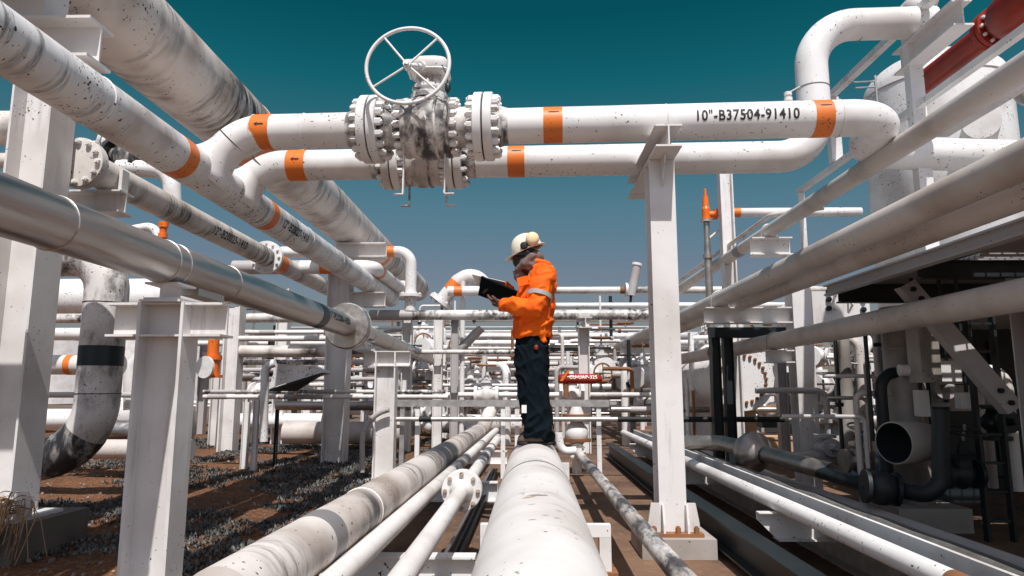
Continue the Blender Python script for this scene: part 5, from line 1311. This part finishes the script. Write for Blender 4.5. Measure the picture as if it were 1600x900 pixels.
# trousers
mb = MB()
loft(mb, [(wp(833, 526), .128, .19), (wp(832, 540), .132, .20), (wp(832, 556), .13, .20), (wp(832, 568), .10, .17)])
def leg(mb, pts, dy):
    loft(mb, [(wp(u, v, dy), hx, hy) for u, v, hx, hy in pts])
leg(mb, [(832, 545, .132, .105), (831, 575, .130, .108), (832, 605, .122, .10), (835, 622, .116, .098), (839, 650, .114, .10), (842, 672, .108, .098), (843, 681, .106, .095), (843, 683, .09, .08)], -.10)
leg(mb, [(833, 545, .128, .105), (834, 575, .124, .106), (836, 605, .116, .10), (839, 640, .112, .10), (843, 675, .11, .10), (845, 681, .106, .095), (845, 683, .09, .08)], .10)
tr = crumple(build('trousers', mb, M['navy_cloth'], person), .009, .030, 'trousers')
a = wp(817.5, 639, -.20); build('knee_tape', MB().bb(a + V((-.008,-.012,-.03)), a + V((.03,.012,.03))), M['white_ink'], tr)
a = wp(838, 548, -.213); build('badge', MB().sphere(a, .018, 10, 8, (1, .3, 1.1)), M['red_paint'], tr)
# boots: long low shapes, toes to the left
for dy in (-.10, .09):
    a = wp(846, 690, dy); mb = MB()
    for zz2, (x0b, x1b), hw in ((.0, (-.185, .105), .05), (.03, (-.185, .105), .052), (.055, (-.165, .10), .048), (.085, (-.07, .095), .044), (.13, (-.045, .085), .046)):
        pass
    secs = [(.012, -.195, .105, .050), (.035, -.19, .105, .052), (.06, -.165, .10, .047), (.09, -.06, .095, .046), (.14, -.045, .085, .048)]
    loft(mb, [(a + V(((x0b+x1b)/2, 0, z_)), (x1b-x0b)/2, hw) for z_, x0b, x1b, hw in secs], 28, 2.6)
    # the boot stands across a round pipe: sole follows it down a little at the side
    bt = remesh(build('boot', mb, M['boot_leather'], person), .008, 2)
    build('sole', loft(MB(), [(a + V((-.043, 0, z_)), .153, .056) for z_ in (-.012, .011)], 28, 2.8), M['black_rubber'], bt)
# scarf
mb = MB()
mb.sphere(wp(830, 407), .088, 20, 14, (1.0, 1.12, .78)); mb.sphere(wp(838, 403), .07, 18, 12, (1, 1.25, .95))
mb.torus(wp(828, 416), V((.5, 0, 1)), .086, .027, 28, 10); mb.torus(wp(832, 410), V((.7, 0, 1)), .082, .022, 28, 10); mb.torus(wp(825, 421), V((.35, 0, 1)), .07, .024, 28, 10)
mb.tube([wp(843, 397, -.02), wp(832, 404, -.1), wp(820, 416, -.085), wp(808, 424, -.03)], [.028, .026, .03, .024], 12)
mb.sphere(wp(813, 431), .05, 16, 10, (.9, .9, 1.0)); mb.tube([wp(806, 424), wp(810, 434), wp(814, 441)], [.022, .034, .024], 12)
remesh(build('scarf', mb, M['scarf_cloth'], person), .008, 2, .025)
mb = MB(); mb.tube([wp(812, 432, -.02), wp(814, 440, -.03), wp(817, 449, -.02)], [.02, .018, .012], 8); build('hood_tail', mb, M['navy_cloth'], person)
mb = MB(); mb.sphere(wp(816, 407), .088, 22, 14, (.86, .92, .95)); mb.sphere(wp(824, 398), .098, 22, 14, (.98, .90, .85)); mb.tube([wp(820, 410), wp(834, 425)], [.075, .07], 16)
remesh(build('balaclava', mb, M['balaclava'], person), .008, 2)
# glasses
g = MB()
for s in (-1, 1): g.sphere(wp(808.5, 402) + V((0, s*.042, 0)), .036, 14, 10, (.55, 1.15, .85))
g.bb(wp(808, 401) + V((0,-.093,-.008)), wp(828, 399) + V((0,-.086,.006))); g.bb(wp(808, 401) + V((0,.086,-.008)), wp(828, 399) + V((0,.093,.006)))
build('glasses', g, M['lens'], person)
# helmet
tilt = Matrix.Rotation(-.38, 3, 'Y')
hcn = wp(824, 387)
def tl(p): return hcn + tilt @ V(p)
mb = MB(); n, m = 36, 12; vs = []
for i in range(m+1):
    el_ = PI/2*(i/m)
    for j in range(n):
        ph = 2*PI*j/n; vs.append(tl((.133*math.cos(el_)**.8*math.cos(ph), .108*math.cos(el_)**.8*math.sin(ph), -.02 + .145*math.sin(el_))))
mb.add(vs, [(i*n+j, i*n+(j+1) % n, (i+1)*n+(j+1) % n, (i+1)*n+j) for i in range(m) for j in range(n)], True)
vs = []
for k, (s, z) in enumerate(((1, -.02), (1, -.03), (.93, -.03), (.9, -.02))):
    for j in range(n):
        ph = 2*PI*j/n; c_ = math.cos(ph); ex = .022 + .055*max(0, -c_)**1.5
        vs.append(tl(((.133+ex*(1 if k < 2 else -.2))*c_, (.108+(.018 if k < 2 else -.01))*math.sin(ph), z - (.012*max(0, -c_) if k < 2 else 0))))
mb.add(vs, [(i*n+j, i*n+(j+1) % n, (i+1)*n+(j+1) % n, (i+1)*n+j) for i in range(3) for j in range(n)], True)
hm = build('hard_hat', mb, M['helmet_shell'], person)
build('ridge', MB().torus(tl((0,0,-.02)), tilt @ V((0,1,0)), .139, .012, 32, 8, -PI*.85, -PI*.15), M['helmet_shell'], hm) if False else None
for s in (-1, 1):
    c = tl((.062, s*.125, .028)); ax = tilt @ V((0,s,0))
    build('ear_muff', MB().slathe(c - ax*.022, ax, [(0,0),(0,.048),(.012,.056),(.03,.055),(.045,.045),(.052,.02),(.053,0)], 24), M['muff_shell'], hm)
    build('muff_cushion', MB().slathe(tl((-.022, s*.108, .0)), ax, [(0,0),(0,.03),(.02,.032),(.024,.02),(.024,0)], 18), M['black_rubber'], hm)
    build('muff_arm', MB().tube([tl((-.022, s*.12, .0)), tl((.03, s*.132, .015)), tl((.062, s*.13, .028))], .007, 8), M['black_rubber'], hm)
# clipboard
ptsC = [wp(752, 438, -.02+.0), wp(818, 464, .02), wp(813, 471, .22), wp(785, 474.5, .25), wp(745, 461, .22)]
ptsC = [wp(753, 437, -.10), wp(818, 464, -.06), wp(815, 472, .16), wp(784, 473, .19), wp(745, 459, .16)]
nr = (ptsC[1]-ptsC[0]).cross(ptsC[4]-ptsC[0]).normalized()
if nr.z < 0: nr = -nr
t = thing('clipboard', 'dark clipboard with white papers held open by the worker', 'clipboard', sum(ptsC, V((0,0,0)))/5)
build('board', MB().add([p for p in ptsC] + [p + nr*.014 for p in ptsC], [(4,3,2,1,0),(5,6,7,8,9)] + [(i, (i+1) % 5, 5+(i+1) % 5, 5+i) for i in range(5)]), M['navy_cloth'], t)
a0, a1, a2, a3 = wp(736, 436, -.06), wp(790, 449, -.06), wp(785, 458, .14), wp(742, 449, .14)
build('paper', MB().add([p + nr*.03 for p in (a0, a1, a2, a3)] + [p + nr*.033 for p in (a0, a1, a2, a3)], [(3,2,1,0),(4,5,6,7)] + [(i, (i+1) % 4, 4+(i+1) % 4, 4+i) for i in range(4)]), M['paper'], t)
build('clip', MB().box(ptsC[0].lerp(ptsC[4], .5) + nr*.045, (.03, .09, .03)), GV, t)
